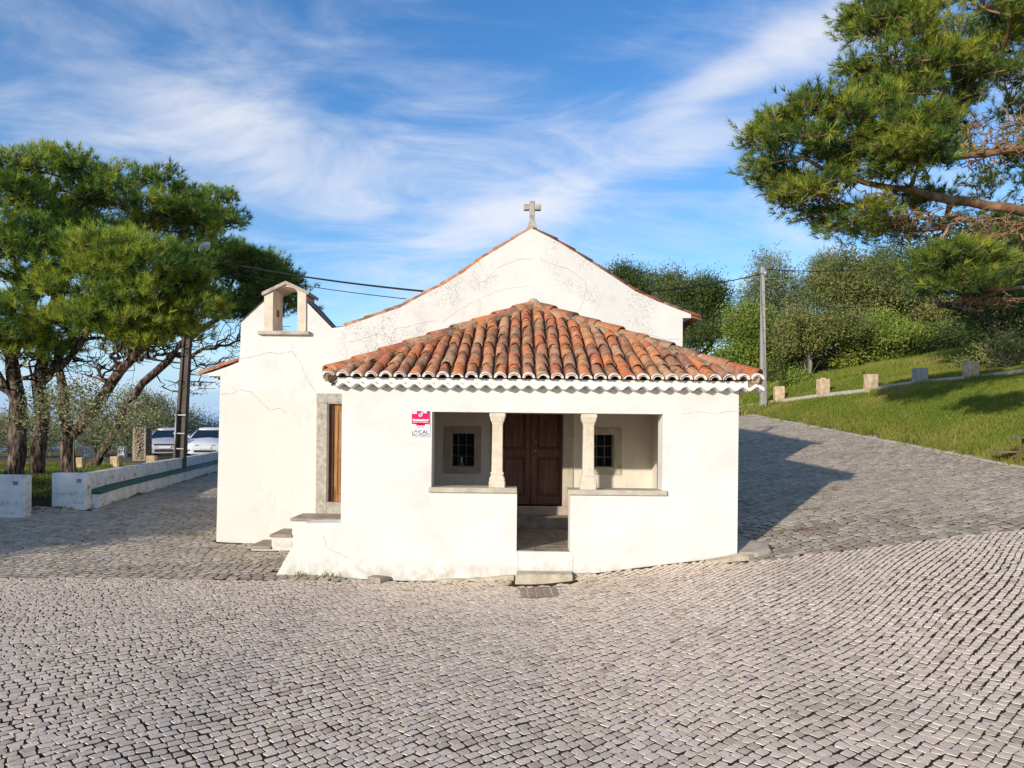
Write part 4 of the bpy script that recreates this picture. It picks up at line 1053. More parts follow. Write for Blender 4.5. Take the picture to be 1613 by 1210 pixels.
def strip(name, off0, off1, zb, zt, m, bev=False):
    """band along the wall line; offsets to the right of the wall line"""
    V, F = [], []
    for i, Y in enumerate(WY):
        for off, z in ((off0, zb(Y)), (off1, zb(Y)), (off1, zt(Y)), (off0, zt(Y))):
            V.append((float(wall_x(Y)) + off - bw.location.x, Y - bw.location.y, z - bw.location.z))
        if i:
            a, b = 4 * i - 4, 4 * i
            for k in range(4): F.append((a + k, a + (k + 1) % 4, b + (k + 1) % 4, b + k))
    F.append((0, 1, 2, 3)); n = 4 * (len(WY) - 1); F.append((n + 3, n + 2, n + 1, n))
    me = bpy.data.meshes.new(name); me.from_pydata(V, [], F); me.update(); return link(name, me, m, bw)
base_z = lambda Y: gz(float(wall_x(Y)) + .5, Y)
strip('bench_back', -.22, .02, lambda Y: .2, lambda Y: 1.19 + .0008 * (Y - 16), M['white_wall'])
strip('bench_base', .0215, .36, lambda Y: .2, lambda Y: base_z(Y) + .30, M['white_wall'])
for i in range(len(WY) - 1):
    Y0, Y1 = WY[i] + .01, WY[i + 1] - .01; V = []
    for Y in (Y0, Y1):
        z = base_z(Y) + .303
        for off, zz in ((.023, z + .06), (.40, z + .045), (.40, z), (.023, z)):
            V.append((float(wall_x(Y)) + off - bw.location.x, Y - bw.location.y, zz - bw.location.z))
    me = bpy.data.meshes.new('seat_plank'); me.from_pydata(V, [], [(0, 1, 2, 3), (7, 6, 5, 4), (0, 4, 5, 1), (1, 5, 6, 2), (2, 6, 7, 3), (3, 7, 4, 0)]); me.update()
    link('seat_plank', me, M['green_paint'], bw)

# ---- stone bollards
def bollard(px, ytop, ybot, wpx, m, label, group, Y=None, cap=False, seed=0):
    g = hit(px, ybot, 12) if Y is None else P(px, ybot, Y)
    Y = g.y; w = wpx / FPX * Y; h = (ybot - ytop) / FPX * Y; r = random.Random(seed)
    bm = bmesh.new(); add_box(bm, (-w / 2, -w / 2, -.25), (w / 2, w / 2, h), .02)
    bmesh.ops.subdivide_edges(bm, edges=bm.edges[:], cuts=2, use_grid_fill=True)
    for v in bm.verts: v.co += Vector((r.uniform(-.012, .012), r.uniform(-.012, .012), r.uniform(-.012, .012)))
    o = bm_obj('stone_bollard', bm, m); tag(o, label, 'bollard', group); at(o, (g.x, Y, g.z), r.uniform(-.15, .15))
    if cap:
        bm = bmesh.new(); add_tube(bm, [(0, 0, h + .002), (0, 0, h + .05)], [w * .32, w * .25], 8); bm_obj('bollard_cap', bm, m, o)
    return o
GB = 'stone blocks along the upper edge of the lawn'
BOLL = [(1227, 609, 633.5, 14.5, 'bollard', 'beige stone block nearest the utility pole on the lawn edge', False), (1296.5, 597.5, 624, 15, 'bollard', 'beige stone block with a small knob on its top on the lawn edge', True),
        (1371.5, 590, 616, 16, 'bollard', 'beige stone block in the middle of the row on the lawn edge', False), (1449, 580, 604, 17, 'concrete', 'grey stone block, fourth from the utility pole on the lawn edge', False), (1529, 570, 597, 17, 'bollard', 'beige stone block half hidden behind the small shrub on the lawn', False)]
bpos = []
for i, (px, a, b, w, m, lab, cap) in enumerate(BOLL):
    bpos.append(bollard(px, a, b, w, M[m], lab, GB, cap=cap, seed=i).location.copy())
# low kerb running past the blocks
kp = [hit(1120, 650, 12), hit(1180, 641, 12)] + bpos + [hit(1605, 587, 12), hit(1700, 576, 12)]
V, F = [], []
kk = tag(empty('lawn_kerb', kp[2])); kk['kind'] = 'structure'
for a, b in zip(kp, kp[1:]):
    n = max(1, int((b - a).length / .8))
    for i in range(n):
        p, q = a.lerp(b, i / n), a.lerp(b, (i + 1) / n); d = (q - p).normalized(); nn = Vector((-d.y, d.x, 0)) * .13; q = q - d * .015; V = []
        for e in (p, q):
            z = gz(e.x, e.y)
            for o_, zz in ((-1, z - .1), (1, z - .1), (1, z + .09), (-1, z + .09)): V.append((e + nn * o_ - kk.location).to_tuple()[:2] + (zz + random.uniform(-.01, .01) - kk.location.z,))
        me = bpy.data.meshes.new('kerb_stone'); me.from_pydata(V, [], [(0, 1, 2, 3), (7, 6, 5, 4), (0, 4, 5, 1), (1, 5, 6, 2), (2, 6, 7, 3), (3, 7, 4, 0)]); me.update()
        link('kerb_stone', me, M['kerb'], kk)
rk = empty('road_kerb', (LAWN_X, 14, 0)); rk['kind'] = 'structure'
y = 12.4
while y < 40:
    l = random.uniform(.5, .8); x = LAWN_X; V = []
    for Y in (y, y + l - .02):
        for o_, h in ((-.06, -.08), (.07, -.08), (.07, .03), (-.06, .03)): V.append((o_ + random.uniform(-.015, .015), Y - 14, gz(x, Y) + h + random.uniform(-.01, .01)))
    me = bpy.data.meshes.new('kerb_stone'); me.from_pydata(V, [], [(0, 1, 2, 3), (7, 6, 5, 4), (0, 4, 5, 1), (1, 5, 6, 2), (2, 6, 7, 3), (3, 7, 4, 0)]); me.update()
    link('kerb_stone', me, M['kerb'], rk); y += l
GL = 'low stone blocks by the parking area'
bollard(127, 720.5, 738, 10.5, M['bollard'], 'brown stone block beside the thick forked trunk', GL, seed=11)
bollard(183, 719, 737, 13, M['bollard'], 'brown stone block right of the leaning trunk', GL, seed=12)
bollard(239, 718, 737, 13, M['bollard'], 'brown stone block in front of the rubble stone pillar', GL, seed=13)
bollard(137, 704, 720.5, 12, M['pale_bollard'], 'pale stone block behind the leaning trunk, farther row', GL, Y=38, seed=14)
bollard(192.5, 703.5, 718, 10.5, M['pale_bollard'], 'pale stone block left of the rubble pillar, farther row', GL, Y=38, seed=15)
bollard(211, 703, 718, 4.5, M['pale_bollard'], 'narrow pale stone post touching the rubble pillar', GL, Y=38.5, seed=16)

# ---- rubble stone pillar
c = hit(224, 722, 18); Yp = 33.0; c = P(224, 721, Yp); W_ = 24 / FPX * Yp; H_ = 48 / FPX * Yp
rp = tag(empty('rubble_pillar', (c.x, Yp, c.z)), 'round rubble stone pillar beside the green container', 'pillar')
box('pillar_core', (-W_ * .42, -W_ * .42, -.2), (W_ * .42, W_ * .42, H_ - .05), M['slab'], rp)
zc = -.05; r_ = random.Random(8)
while zc < H_ - .1:
    hh = r_.uniform(.10, .17); a = r_.uniform(0, .6); n = 9
    for k in range(n):
        t = a + 2 * math.pi * k / n; rr_ = W_ / 2
        bm = bmesh.new(); add_box(bm, (-rr_ * .34 * r_.uniform(.8, 1), -.14, 0), (rr_ * .34 * r_.uniform(.8, 1), .14, hh - .02), .03)
        for v in bm.verts: v.co += Vector((r_.uniform(-.02, .02),) * 3)
        o = bm_obj('stone', bm, M['rubble'], rp); at(o, (math.cos(t) * (rr_ - .12 + r_.uniform(-.03, .03)), math.sin(t) * (rr_ - .12), zc), t + math.pi / 2)
    zc += hh
# ---- green container
Yd = 41.0; c = P(250, 712, Yd); k = Yd / FPX
dp = tag(empty('waste_container', (c.x, Yd, c.z)), 'dark green waste container behind the rubble pillar', 'waste container')
bm = bmesh.new(); vs = add_box(bm, (-.55, -.5, 0.06), (.60, .5, 1.0), .03)
for v in bm.verts:
    if v.co.z < .3: v.co.x *= .88
bm_obj('container_body', bm, M['dumpster'], dp); box('container_lid', (-.6, -.54, 1.005), (.65, .54, 1.07), M['dumpster'], dp, .02)
for sx_ in (-.4, .42): tube('caster', [(sx_, -.42, .05), (sx_ + .06, -.42, .05)], .05, M['tyre'], dp, 10)

# ---- cars
def loft(name, secs, m, parent, closed=True, smooth=True):
    bm = bmesh.new(); prev = None
    for s in secs:
        ring = [bm.verts.new(p) for p in s]; n = len(ring)
        if prev:
            for k in range(n): bm.faces.new((prev[k], prev[(k + 1) % n], ring[(k + 1) % n], ring[k]))
        else: bm.faces.new(list(reversed(ring)))
        prev = ring
    bm.faces.new(prev); return bm_obj(name, bm, m, parent, smooth)
def make_car(loc, rz, paint, label, face):
    """front points to local -Y; origin on the ground at the middle"""
    e = tag(empty('parked_car', loc, rz), label, 'car', 'cars parked beside the lane')
    hw = .875
    def sec(y, w, zb, zs, zt, crown=.03):
        L = [(-w * .86, zb), (-w * .97, zb + .10), (-w, (zb + zs) / 2), (-w * .985, zs - .04), (-w * .93, zs), (-w * .55, zt), (0, zt + crown)]
        return [(x, y, z) for x, z in L] + [(-x, y, z) for x, z in reversed(L[:-1])]
    body = [sec(-2.02, .58, .34, .52, .60), sec(-1.98, .70, .26, .60, .68), sec(-1.85, .80, .20, .68, .76), sec(-1.6, .85, .19, .76, .84), sec(-1.2, hw, .19, .85, .92), sec(-.95, hw, .19, .90, .96),
            sec(-.2, hw, .19, .92, .97), sec(.8, hw, .19, .94, .98), sec(1.5, .86, .20, .96, .99), sec(1.85, .82, .24, .92, .95), sec(2.0, .72, .34, .80, .84)]
    loft('car_body', body, paint, e)
    def cab(y, w, z0, zt, wt): return [(-w, y, z0), (-wt, y, zt), (-wt * .6, y, zt + .035), (wt * .6, y, zt + .035), (wt, y, zt), (w, y, z0)]
    roof_secs = [cab(-.42, .56, 1.30, 1.36, .54), cab(-.2, .60, 1.34, 1.405, .57), cab(.4, .61, 1.36, 1.43, .585), cab(1.2, .59, 1.33, 1.40, .56), cab(1.55, .55, 1.26, 1.33, .51)]
    loft('car_roof', roof_secs, paint, e)
    # glass house: windscreen, side and rear windows
    def quadg(name, pts, m):
        me = bpy.data.meshes.new(name); me.from_pydata(pts, [], [tuple(range(len(pts)))]); me.update()
        o = link(name, me, m, e); s = o.modifiers.new('thickness', 'SOLIDIFY'); s.thickness = .012; s.offset = -1; return o
    quadg('windscreen', [(-.78, -1.02, .955), (.78, -1.02, .955), (.56, -.40, 1.345), (-.56, -.40, 1.345)], M['glass'])
    quadg('rear_window', [(.70, 1.82, .98), (-.70, 1.82, .98), (-.50, 1.52, 1.31), (.50, 1.52, 1.31)], M['glass'])
    for s in (-1, 1):
        for (ya, yb, yc, yd) in ((-.90, .22, .22, -.36), (.27, 1.30, 1.15, .27)):
            pts = [(s * .845, ya, .955), (s * .845, yb, .965), (s * .60, yc, 1.345), (s * .60, yd, 1.335)]
            quadg('side_window', pts if s > 0 else pts[::-1], M['glass'])
        # pillars
        for (a, b) in (((s * .83, -1.0, .95), (s * .58, -.40, 1.35)), ((s * .85, .245, .96), (s * .60, .245, 1.36)), ((s * .83, 1.45, .97), (s * .57, 1.25, 1.34))):
            tube('roof_pillar', [a, b], .035, paint, e, 6)
        tube('wing_mirror', [(s * .88, -.75, 1.0), (s * 1.0, -.76, 1.02)], .07, paint, e, 8)
        for y in (-1.28, 1.28):
            w = empty('wheel', (s * .80, y, .31)); w.parent = e
            bm = bmesh.new(); prf = [(.20, -.10), (.29, -.10), (.315, -.07), (.315, .07), (.29, .10), (.20, .10)]
            prev = None; first = None
            for k in range(21):
                t = 2 * math.pi * k / 20
                ring = first if k == 20 else [bm.verts.new((q, r * math.cos(t), r * math.sin(t))) for r, q in prf]
                if prev:
                    for j in range(5): bm.faces.new((prev[j], prev[j + 1], ring[j + 1], ring[j]))
                if first is None: first = ring
                prev = ring
            o = bm_obj('tyre', bm, M['tyre'], w)
            bm = bmesh.new(); add_tube(bm, [(s * .03, 0, 0), (s * .085, 0, 0)], .06, 10)
            for k in range(5):
                t = 2 * math.pi * k / 5; add_tube(bm, [(s * .075, 0, 0), (s * .08, .20 * math.cos(t), .20 * math.sin(t))], .03, 5)
            add_tube(bm, [(s * .05, .2 * math.cos(t), .2 * math.sin(t)) for t in np.linspace(0, 2 * math.pi, 17)], .022, 5); bm_obj('rim', bm, M['rim'], w)
            bm = bmesh.new(); add_tube(bm, [(s * .07, y, .33), (s * .083, y, .33)], .37, 18)
            for v in bm.verts: v.co.x += s * .795
            bm_obj('wheel_arch', bm, M['tyre'], e)
        # lights
        pts = [(s * .42, -1.945, .665), (s * .76, -1.83, .72), (s * .80, -1.72, .76), (s * .77, -1.80, .63), (s * .46, -1.97, .60)]
        bm = bmesh.new(); vs = [bm.verts.new(p) for p in pts] + [bm.verts.new((p[0], p[1] - .03, p[2])) for p in pts]
        for k in range(5): bm.faces.new((vs[k], vs[(k + 1) % 5], vs[5 + (k + 1) % 5], vs[5 + k]))
        bm.faces.new(vs[5:]); bm.faces.new(vs[4::-1]); hl = bm_obj('headlight', bm, M['lamp_glass'] if face else M['headlamp'], e)
        bm = bmesh.new(); add_box(bm, (s * .66 - .10, -1.99, .36), (s * .66 + .10, -1.90, .44), .02); bm_obj('fog_lamp', bm, M['black_metal'], e)
    if face:
        bm = bmesh.new(); add_box(bm, (-.44, -2.012, .59), (.44, -1.93, .645), .015); bm_obj('grille', bm, M['black_metal'], e)
        bm = bmesh.new(); add_box(bm, (-.50, -2.04, .30), (.50, -1.97, .40), .02); bm_obj('lower_intake', bm, M['black_metal'], e)
    else:
        bm = bmesh.new(); add_box(bm, (-.50, -2.03, .585), (.50, -1.94, .68), .03); bm_obj('grille', bm, M['black_metal'], e)
        bm = bmesh.new(); add_box(bm, (-.48, -2.045, .27), (.48, -1.97, .42), .03); bm_obj('lower_intake', bm, M['black_metal'], e)
    box('number_plate', (-.26, -2.055, .455), (.26, -2.032, .565), M['plate'], e, .004)
    loft('bumper', [[(-.80, -1.90, .24), (-.56, -2.035, .24), (.56, -2.035, .24), (.80, -1.90, .24), (.80, -1.85, .24), (-.80, -1.85, .24)], [(-.80, -1.90, .28), (-.56, -2.04, .285), (.56, -2.04, .285), (.80, -1.90, .28), (.80, -1.85, .28), (-.80, -1.85, .28)]], paint, e, smooth=False)
    tube('aerial', [(0, 1.0, 1.44), (0, 1.25, 1.72)], .008, M['black_metal'], e, 5)
    return e
M['headlamp'] = mat('headlamp', [(.05, .05, .055), (.3, .3, .32)], scale=12, rough=.15, spec=.6)
cp = P(298, 722, 34.0); make_car((cp.x + .15, 36.2, gz(cp.x, 35)), rad(14), M['car_white'], 'white hatchback right of the utility pole, half hidden by the chapel', True)
cp = P(261, 714.5, 35.6); make_car((cp.x - .68, 37.5, gz(cp.x, 37)), rad(19), M['car_silver'], 'pale silver car with a white front left of the utility pole', False)

# ---- utility poles, street lamp and wires
Yl = 24.0; pb = P(282, 729, Yl)
pl = tag(empty('street_lamp', (pb.x, Yl, pb.z - .3)), 'tall dark concrete pole carrying a street lamp among the left pines', 'street lamp')
Hp = P(300, 404, Yl).z - pb.z + .3
w0, w1 = .175, .09
lean = P(303, 404, Yl).x - P(282, 729, Yl).x
bm = bmesh.new()
for (xa, xb, ya, yb) in ((-1, -.45, -1, 1), (.45, 1, -1, 1), (-.44, .44, -.5, .5)):
    vs = add_box(bm, (0, 0, 0), (1, 1, 1))
    for v in vs:
        t = v.co.z; w = w0 * (1 - t) + w1 * t
        v.co = Vector((lean * t + w * (xa if v.co.x < .5 else xb), w * .8 * (ya if v.co.y < .5 else yb), Hp * t))
bm_obj('pole_shaft', bm, M['dark_concrete'], pl)
tube('conduit', [(-.08 + .005, -.18, .3), (-.02, -.175, 2.0)], .035, M['iron'], pl, 8)
for z in (.75, 1.25, 1.85): box('pole_band', (-.185 + lean * z / Hp, -.175, z), (.18 + lean * z / Hp, -.168, z + .035), M['iron'], pl)
top = Vector((lean, 0, Hp)); lp = P(337, 403, Yl) - pl.location; lp.y = -1.0
tube('lamp_arm', [top + Vector((-.15, 0, -1.1)), top + Vector((.35, -.4, -.25)), lp + Vector((-.12, .1, .0))], .035, M['black_metal'], pl, 8)
bm = bmesh.new(); bmesh.ops.create_uvsphere(bm, u_segments=12, v_segments=8, radius=1)
for v in bm.verts: v.co = Vector((v.co.x * .20, v.co.y * .15, v.co.z * .13)); v.co.z += v.co.x * .5
lh = bm_obj('lamp_cover', bm, M['lamp_glass'], pl, True); lh.location = lp + Vector((.10, 0, .05))
bm = bmesh.new(); bmesh.ops.create_uvsphere(bm, u_segments=10, v_segments=6, radius=1)
for v in bm.verts: v.co = Vector((v.co.x * .20, v.co.y * .11, v.co.z * .10)); v.co.z += v.co.x * .45
lh = bm_obj('lamp_housing', bm, M['black_metal'], pl, True); lh.location = lp + Vector((-.14, 0, -.05))
Yr = 31.5; pb2 = P(1202.5, 637, Yr)
pr = tag(empty('utility_pole', (pb2.x, Yr, pb2.z - .2)), 'slender grey concrete utility pole standing right of the chapel', 'utility pole')
Hr = P(1201, 421, Yr).z - pb2.z + .2; lean2 = P(1201, 421, Yr).x - P(1202.5, 637, Yr).x
bm = bmesh.new(); vs = add_box(bm, (0, 0, 0), (1, 1, 1))
for v in vs:
    t = v.co.z; w = .13 * (1 - t) + .075 * t
    v.co = Vector((lean2 * t + w * (2 * v.co.x - 1), w * .9 * (2 * v.co.y - 1), Hr * t))
bmesh.ops.bevel(bm, geom=bm.edges[:], offset=.015, segments=1, affect='EDGES')
bm_obj('pole_shaft', bm, M['concrete'], pr)
rt = Vector((lean2, 0, Hr))
bm = bmesh.new(); add_tube(bm, [rt + Vector((.12, -.05, -.42)), rt + Vector((.12, -.05, -.12))], [.09, .08], 10); bm_obj('insulator', bm, M['iron'], pr, True)
box('pole_band', tuple(rt + Vector((-.10, -.10, -.32))), tuple(rt + Vector((.10, -.085, -.26))), M['iron'], pr)
for i in range(7): 
    z = Hr * (.28 + .09 * i); box('bolt_hole', (lean2 * z / Hr - .012, -.125, z), (lean2 * z / Hr + .012, -.085, z + .03), M['black_metal'], pr)
def cable(name, a, b, sag, r, label):
    n = 16; pts = [a.lerp(b, i / n) - Vector((0, 0, sag * 4 * (i / n) * (1 - i / n))) for i in range(n + 1)]
    o = tube(name, pts, r, M['wire'], None, 5); return tag(o, label, 'cable')
cable('power_cable', P(300, 402, Yl) + Vector((0, -.2, 0)), P(668, 459, MY + 1.6), .12, .022, 'thick black cable from the street lamp pole to the chapel roof')
cable('power_cable', P(303, 415, Yl) + Vector((0, .1, 0)), P(640, 471, MY + 3), .10, .010, 'thin cable just below the thick one left of the chapel gable')
cable('power_cable', P(1025, 459, 22.5), P(1199, 431, Yr), .10, .020, 'black cable from the chapel roof to the right utility pole')
cable('power_cable', P(1201, 424, Yr), P(1480, 405, 40), .35, .020, 'black cable leading right from the utility pole into the trees')
cable('power_cable', P(200, 694, 60), P(420, 640, 55), .3, .03, 'upper of two far thin wires left of the chapel corner'); cable('power_cable', P(200, 699, 60), P(420, 645, 55), .3, .03, 'lower of two far thin wires left of the chapel corner')

# ---- picnic table at the right edge
pt = hit(1578, 748, 10); pt = Vector((pt.x, pt.y, gz(pt.x, pt.y)))
tb = tag(empty('picnic_table', (pt.x + 1.50, pt.y + .25, pt.z), rad(-4)), 'weathered wooden picnic table at the right edge of the lawn', 'picnic table')
for i in range(4): box('top_board', (-.95, -.36 + i * .185, .70), (.95, -.36 + i * .185 + .17, .74), M['wood'], tb, .005)
for y in (-.80, -.63, .48, .65): box('bench_board', (-1.05, y, .40), (1.05, y + .155, .44), M['wood'], tb, .005)
for x in (-.72, .72):
    for s in (-1, 1):
        bm = bmesh.new(); vs = add_box(bm, (x - .03, -.05, 0), (x + .03, .05, .699))
        for v in vs: v.co.y += s * (.62 - .46 * v.co.z / .70)
        bm_obj('leg', bm, M['green_wood'], tb)
    box('bench_bearer', (x + .031, -.80, .30), (x + .075, .80, .399), M['green_wood'], tb, .004); box('top_bearer', (x + .031, -.36, .60), (x + .075, .36, .699), M['wood'], tb, .004)
# ------------------------------------------------------------------ vegetation
def smooth_line(pl, rg, step=.35, wig=.02):
    pl = [np.array(p, float) for p in pl]
    if len(pl) < 3: return pl
    out = []
    for i in range(len(pl) - 1):
        p0, p1, p2, p3 = pl[max(i - 1, 0)], pl[i], pl[i + 1], pl[min(i + 2, len(pl) - 1)]
        n = max(1, int(np.linalg.norm(p2 - p1) / step))
        for k in range(n):
            t = k / n
            q = .5 * ((2 * p1) + (-p0 + p2) * t + (2 * p0 - 5 * p1 + 4 * p2 - p3) * t * t + (-p0 + 3 * p1 - 3 * p2 + p3) * t ** 3)
            out.append(q + (rg.normal(0, wig, 3) if (k or i) else 0))
    out.append(pl[-1]); return out
def grow(root_pts, targets, rg, step=.45, wig=.10, bias=.35, up=.0, minz=None):
    """branches: every target is joined to the nearest grown node; returns nodes, parents"""
    root_pts = [smooth_line(p, rg) for p in root_pts]
    nodes = [np.array(p, float) for p in root_pts[0]]; par = [-1] + list(range(len(root_pts[0]) - 1))
    for pl in root_pts[1:]:                       # further limbs, each starts at the nearest existing node
        a = np.array(nodes); j = int(np.argmin(((a - np.array(pl[0])) ** 2).sum(1)))
        for p in pl: nodes.append(np.array(p, float)); par.append(j); j = len(nodes) - 1
    ntr = len(nodes); base = nodes[0]
    cap = len(nodes) + len(targets) * 30
    A = np.zeros((cap, 3)); A[:len(nodes)] = nodes; D = np.zeros(cap); par = par + [0] * (cap - len(par)); n = len(nodes)
    for i in range(1, n): D[i] = D[par[i]] + np.linalg.norm(A[i] - A[par[i]])
    order = np.argsort(np.linalg.norm(targets - A[ntr // 2], axis=1)); tips = {}
    if minz is None: minz = nodes[int(len(root_pts[0]) * .55)][2]
    for t in order:
        T = targets[t]; v = A[:n] - T; dist = np.sqrt((v ** 2).sum(1))
        cost = dist + bias * D[:n] * .25 + np.where(A[:n, 2] < minz, 3.0, 0) + np.maximum(0, A[:n, 2] - T[2]) * .5
        j = int(np.argmin(cost)); L = dist[j]; k = max(1, int(L / step)); p0 = A[j].copy()
        sag = np.array([0, 0, up * L])
        for s in range(1, k + 1):
            f = s / k; q = p0 * (1 - f) + T * f + sag * 4 * f * (1 - f) * -.25
            if s < k: q = q + rg.normal(0, wig * step, 3)
            A[n] = q; par[n] = j; D[n] = D[j] + np.linalg.norm(q - A[j]); j = n; n += 1
        tips[int(t)] = j
    return A[:n], np.array(par[:n]), tips, ntr
def branch_mesh(name, A, par, r_tip, expo, r_root, rg, ntr=0):
    n = len(A); cnt = np.zeros(n); ch = np.zeros(n, int)
    for i in range(1, n): ch[par[i]] += 1
    cnt[ch == 0] = 1
    for i in range(n - 1, 0, -1): cnt[par[i]] += cnt[i]
    # parents precede children, so one backward pass is enough
    ex_ = math.log(r_root / r_tip) / math.log(max(cnt[0], 3))
    r = r_tip * np.power(np.maximum(cnt, 1), ex_); r = np.clip(r, r_tip, r_root)
    hgt = A[:, 2] - A[0, 2]; r = np.where(r > r_root * .5, r * (1 + .35 * np.exp(-np.maximum(hgt, 0) / .5)), r)
    for i in range(1, ntr):
        if r[par[i]] > .03: r[i] = max(r[i], (.86 if i < ntr - 1 else .6) * r[par[i]] if par[i] == i - 1 else 0)
    main = np.full(n, -1)
    for i in range(1, n):
        p = par[i]
        if main[p] < 0 or cnt[i] > cnt[main[p]]: main[p] = i
    tan = np.zeros((n, 3))
    for i in range(n):
        d = np.zeros(3)
        if par[i] >= 0: d += (A[i] - A[par[i]]) / (np.linalg.norm(A[i] - A[par[i]]) + 1e-6)
        if main[i] >= 0: d += (A[main[i]] - A[i]) / (np.linalg.norm(A[main[i]] - A[i]) + 1e-6)
        tan[i] = d / (np.linalg.norm(d) + 1e-6)
    V, F = [], []; off = 0
    ref = np.array([.31, .87, .38]); ref /= np.linalg.norm(ref)
    for big in (True, False):
        e = np.array([i for i in range(1, n) if (r[i] > .05) == big])
        if len(e) == 0: continue
        k = 9 if big else 4
        p = par[e]; d = A[e] - A[p]; d /= np.linalg.norm(d, axis=1)[:, None] + 1e-9
        ismain = main[p] == e
        t0 = np.where(ismain[:, None], tan[p], d); t1 = tan[e]
        r0 = np.where(ismain, r[p], np.minimum(r[p], r[e] * 1.5)); r1 = r[e]
        a = np.linspace(0, 2 * np.pi, k, endpoint=False)
        def ring(c, t, rr):
            e1 = np.cross(t, ref); e1 /= np.linalg.norm(e1, axis=1)[:, None] + 1e-9; e2 = np.cross(t, e1)
            return c[:, None, :] + (e1[:, None, :] * np.cos(a)[None, :, None] + e2[:, None, :] * np.sin(a)[None, :, None]) * rr[:, None, None]
        R0 = ring(A[p], t0, r0); R1 = ring(A[e], t1, r1)
        V.append(np.concatenate([R0, R1], 1).reshape(-1, 3)); m = len(e)
        q = np.arange(k); f = np.stack([q, (q + 1) % k, k + (q + 1) % k, k + q], -1)
        F.append((f[None] + (2 * k * np.arange(m))[:, None, None]).reshape(-1, 4) + off); off += 2 * k * m
    return np_mesh(name, np.concatenate(V), np.concatenate(F), smooth=True)
def frames(ax, rg):
    a = ax / (np.linalg.norm(ax, axis=1)[:, None] + 1e-9)
    h = rg.normal(size=a.shape); e1 = np.cross(a, h); e1 /= np.linalg.norm(e1, axis=1)[:, None] + 1e-9
    return a, e1, np.cross(a, e1)
def needles(pos, ax, rg, K=16, L=.17, w=.011, spread=(.35, 1.15), stem=.10, tone=None):
    """brush of needles round a shoot: K triangles per shoot"""
    n = len(pos); a, e1, e2 = frames(ax, rg)
    th = rg.uniform(0, 2 * np.pi, (n, K)); sp = rg.uniform(spread[0], spread[1], (n, K)); t = rg.uniform(0, 1, (n, K))
    l = L * rg.uniform(.75, 1.2, (n, K))
    rad_ = e1[:, None, :] * np.cos(th)[..., None] + e2[:, None, :] * np.sin(th)[..., None]
    d = a[:, None, :] * np.cos(sp)[..., None] + rad_ * np.sin(sp)[..., None]
    b = pos[:, None, :] + a[:, None, :] * (t * stem)[..., None]
    side = np.cross(d, a[:, None, :] + .01 * rg.normal(size=(n, 1, 3))); side /= np.linalg.norm(side, axis=-1)[..., None] + 1e-9
    # random roll so blades do not all face the same way
    rl = rg.uniform(0, np.pi, (n, K))[..., None]; side = side * np.cos(rl) + np.cross(d, side) * np.sin(rl)
    V = np.stack([b - side * w / 2, b + side * w / 2, b + d * l[..., None]], 2).reshape(-1, 3)
    F = np.arange(n * K * 3).reshape(-1, 3)
    tn = rg.uniform(0, 1, n) if tone is None else tone
    T = np.clip(np.repeat(tn, K * 3) + np.repeat(rg.normal(0, .10, n * K), 3), 0, 1)
    return V, F, T
def leaves(pos, ax, rg, K=8, L=.07, w=.035, rad_=.18, tone=None, droop=0.0):
    """K small two-triangle leaves round a twig end"""
    n = len(pos); c = (pos[:, None, :] + rg.normal(0, rad_, (n, K, 3))).reshape(-1, 3)
    d = rg.normal(size=(n * K, 3)) + np.repeat(ax / (np.linalg.norm(ax, axis=1)[:, None] + 1e-9), K, 0) * .8; d[:, 2] -= droop
    d /= np.linalg.norm(d, axis=1)[:, None]
    s = np.cross(d, rg.normal(size=d.shape)); s /= np.linalg.norm(s, axis=1)[:, None] + 1e-9
    l = (L * rg.uniform(.7, 1.3, n * K))[:, None]; ww = (w * rg.uniform(.7, 1.3, n * K))[:, None]
    V = np.stack([c, c + d * l * .5 + s * ww * .5, c + d * l, c + d * l * .5 - s * ww * .5], 1).reshape(-1, 3)
    F = np.arange(n * K * 4).reshape(-1, 4)
    tn = rg.uniform(0, 1, n) if tone is None else tone
    T = np.clip(np.repeat(tn, K * 4) + np.repeat(rg.normal(0, .13, n * K), 4), 0, 1)
    return V, F, T
def lobe_points(lobes, rg, shell=(.55, 1.0), zmin=-.35, cluster=0, csize=(.34, .34, .20)):
    """lobes: (centre, (rx, ry, rz), count)"""
    P_, N_, I_ = [], [], []
    for li, (c, r, n) in enumerate(lobes):
        if cluster:                                # sprays gathered in separate pads with gaps between
            for q in range(max(2, int(round(n / cluster)))):
                while True:
                    d = rg.normal(size=3); d /= np.linalg.norm(d)
                    if d[2] >= zmin: break
                cc = np.array(c) + d * np.array(r) * rg.uniform(*shell) ** .6; sz = np.array(csize) * rg.uniform(.7, 1.25)
                for _ in range(cluster):
                    o = rg.normal(size=3); o /= np.linalg.norm(o); o *= rg.random() ** .33; o[2] = abs(o[2]) * 1.1 - .15
                    P_.append(cc + o * sz * 1.35); N_.append(.6 * o / np.linalg.norm(o) + .5 * d); I_.append(li * 1000 + q)
            continue
        k = 0
        while k < n:
            d = rg.normal(size=3); d /= np.linalg.norm(d)
            if d[2] < zmin: continue
            f = rg.uniform(*shell) ** .6
            P_.append(np.array(c) + d * np.array(r) * f); N_.append(d / np.array(r)); I_.append(li); k += 1
    I_ = np.unique(np.array(I_), return_inverse=True)[1]
    return np.array(P_), np.array(N_), I_
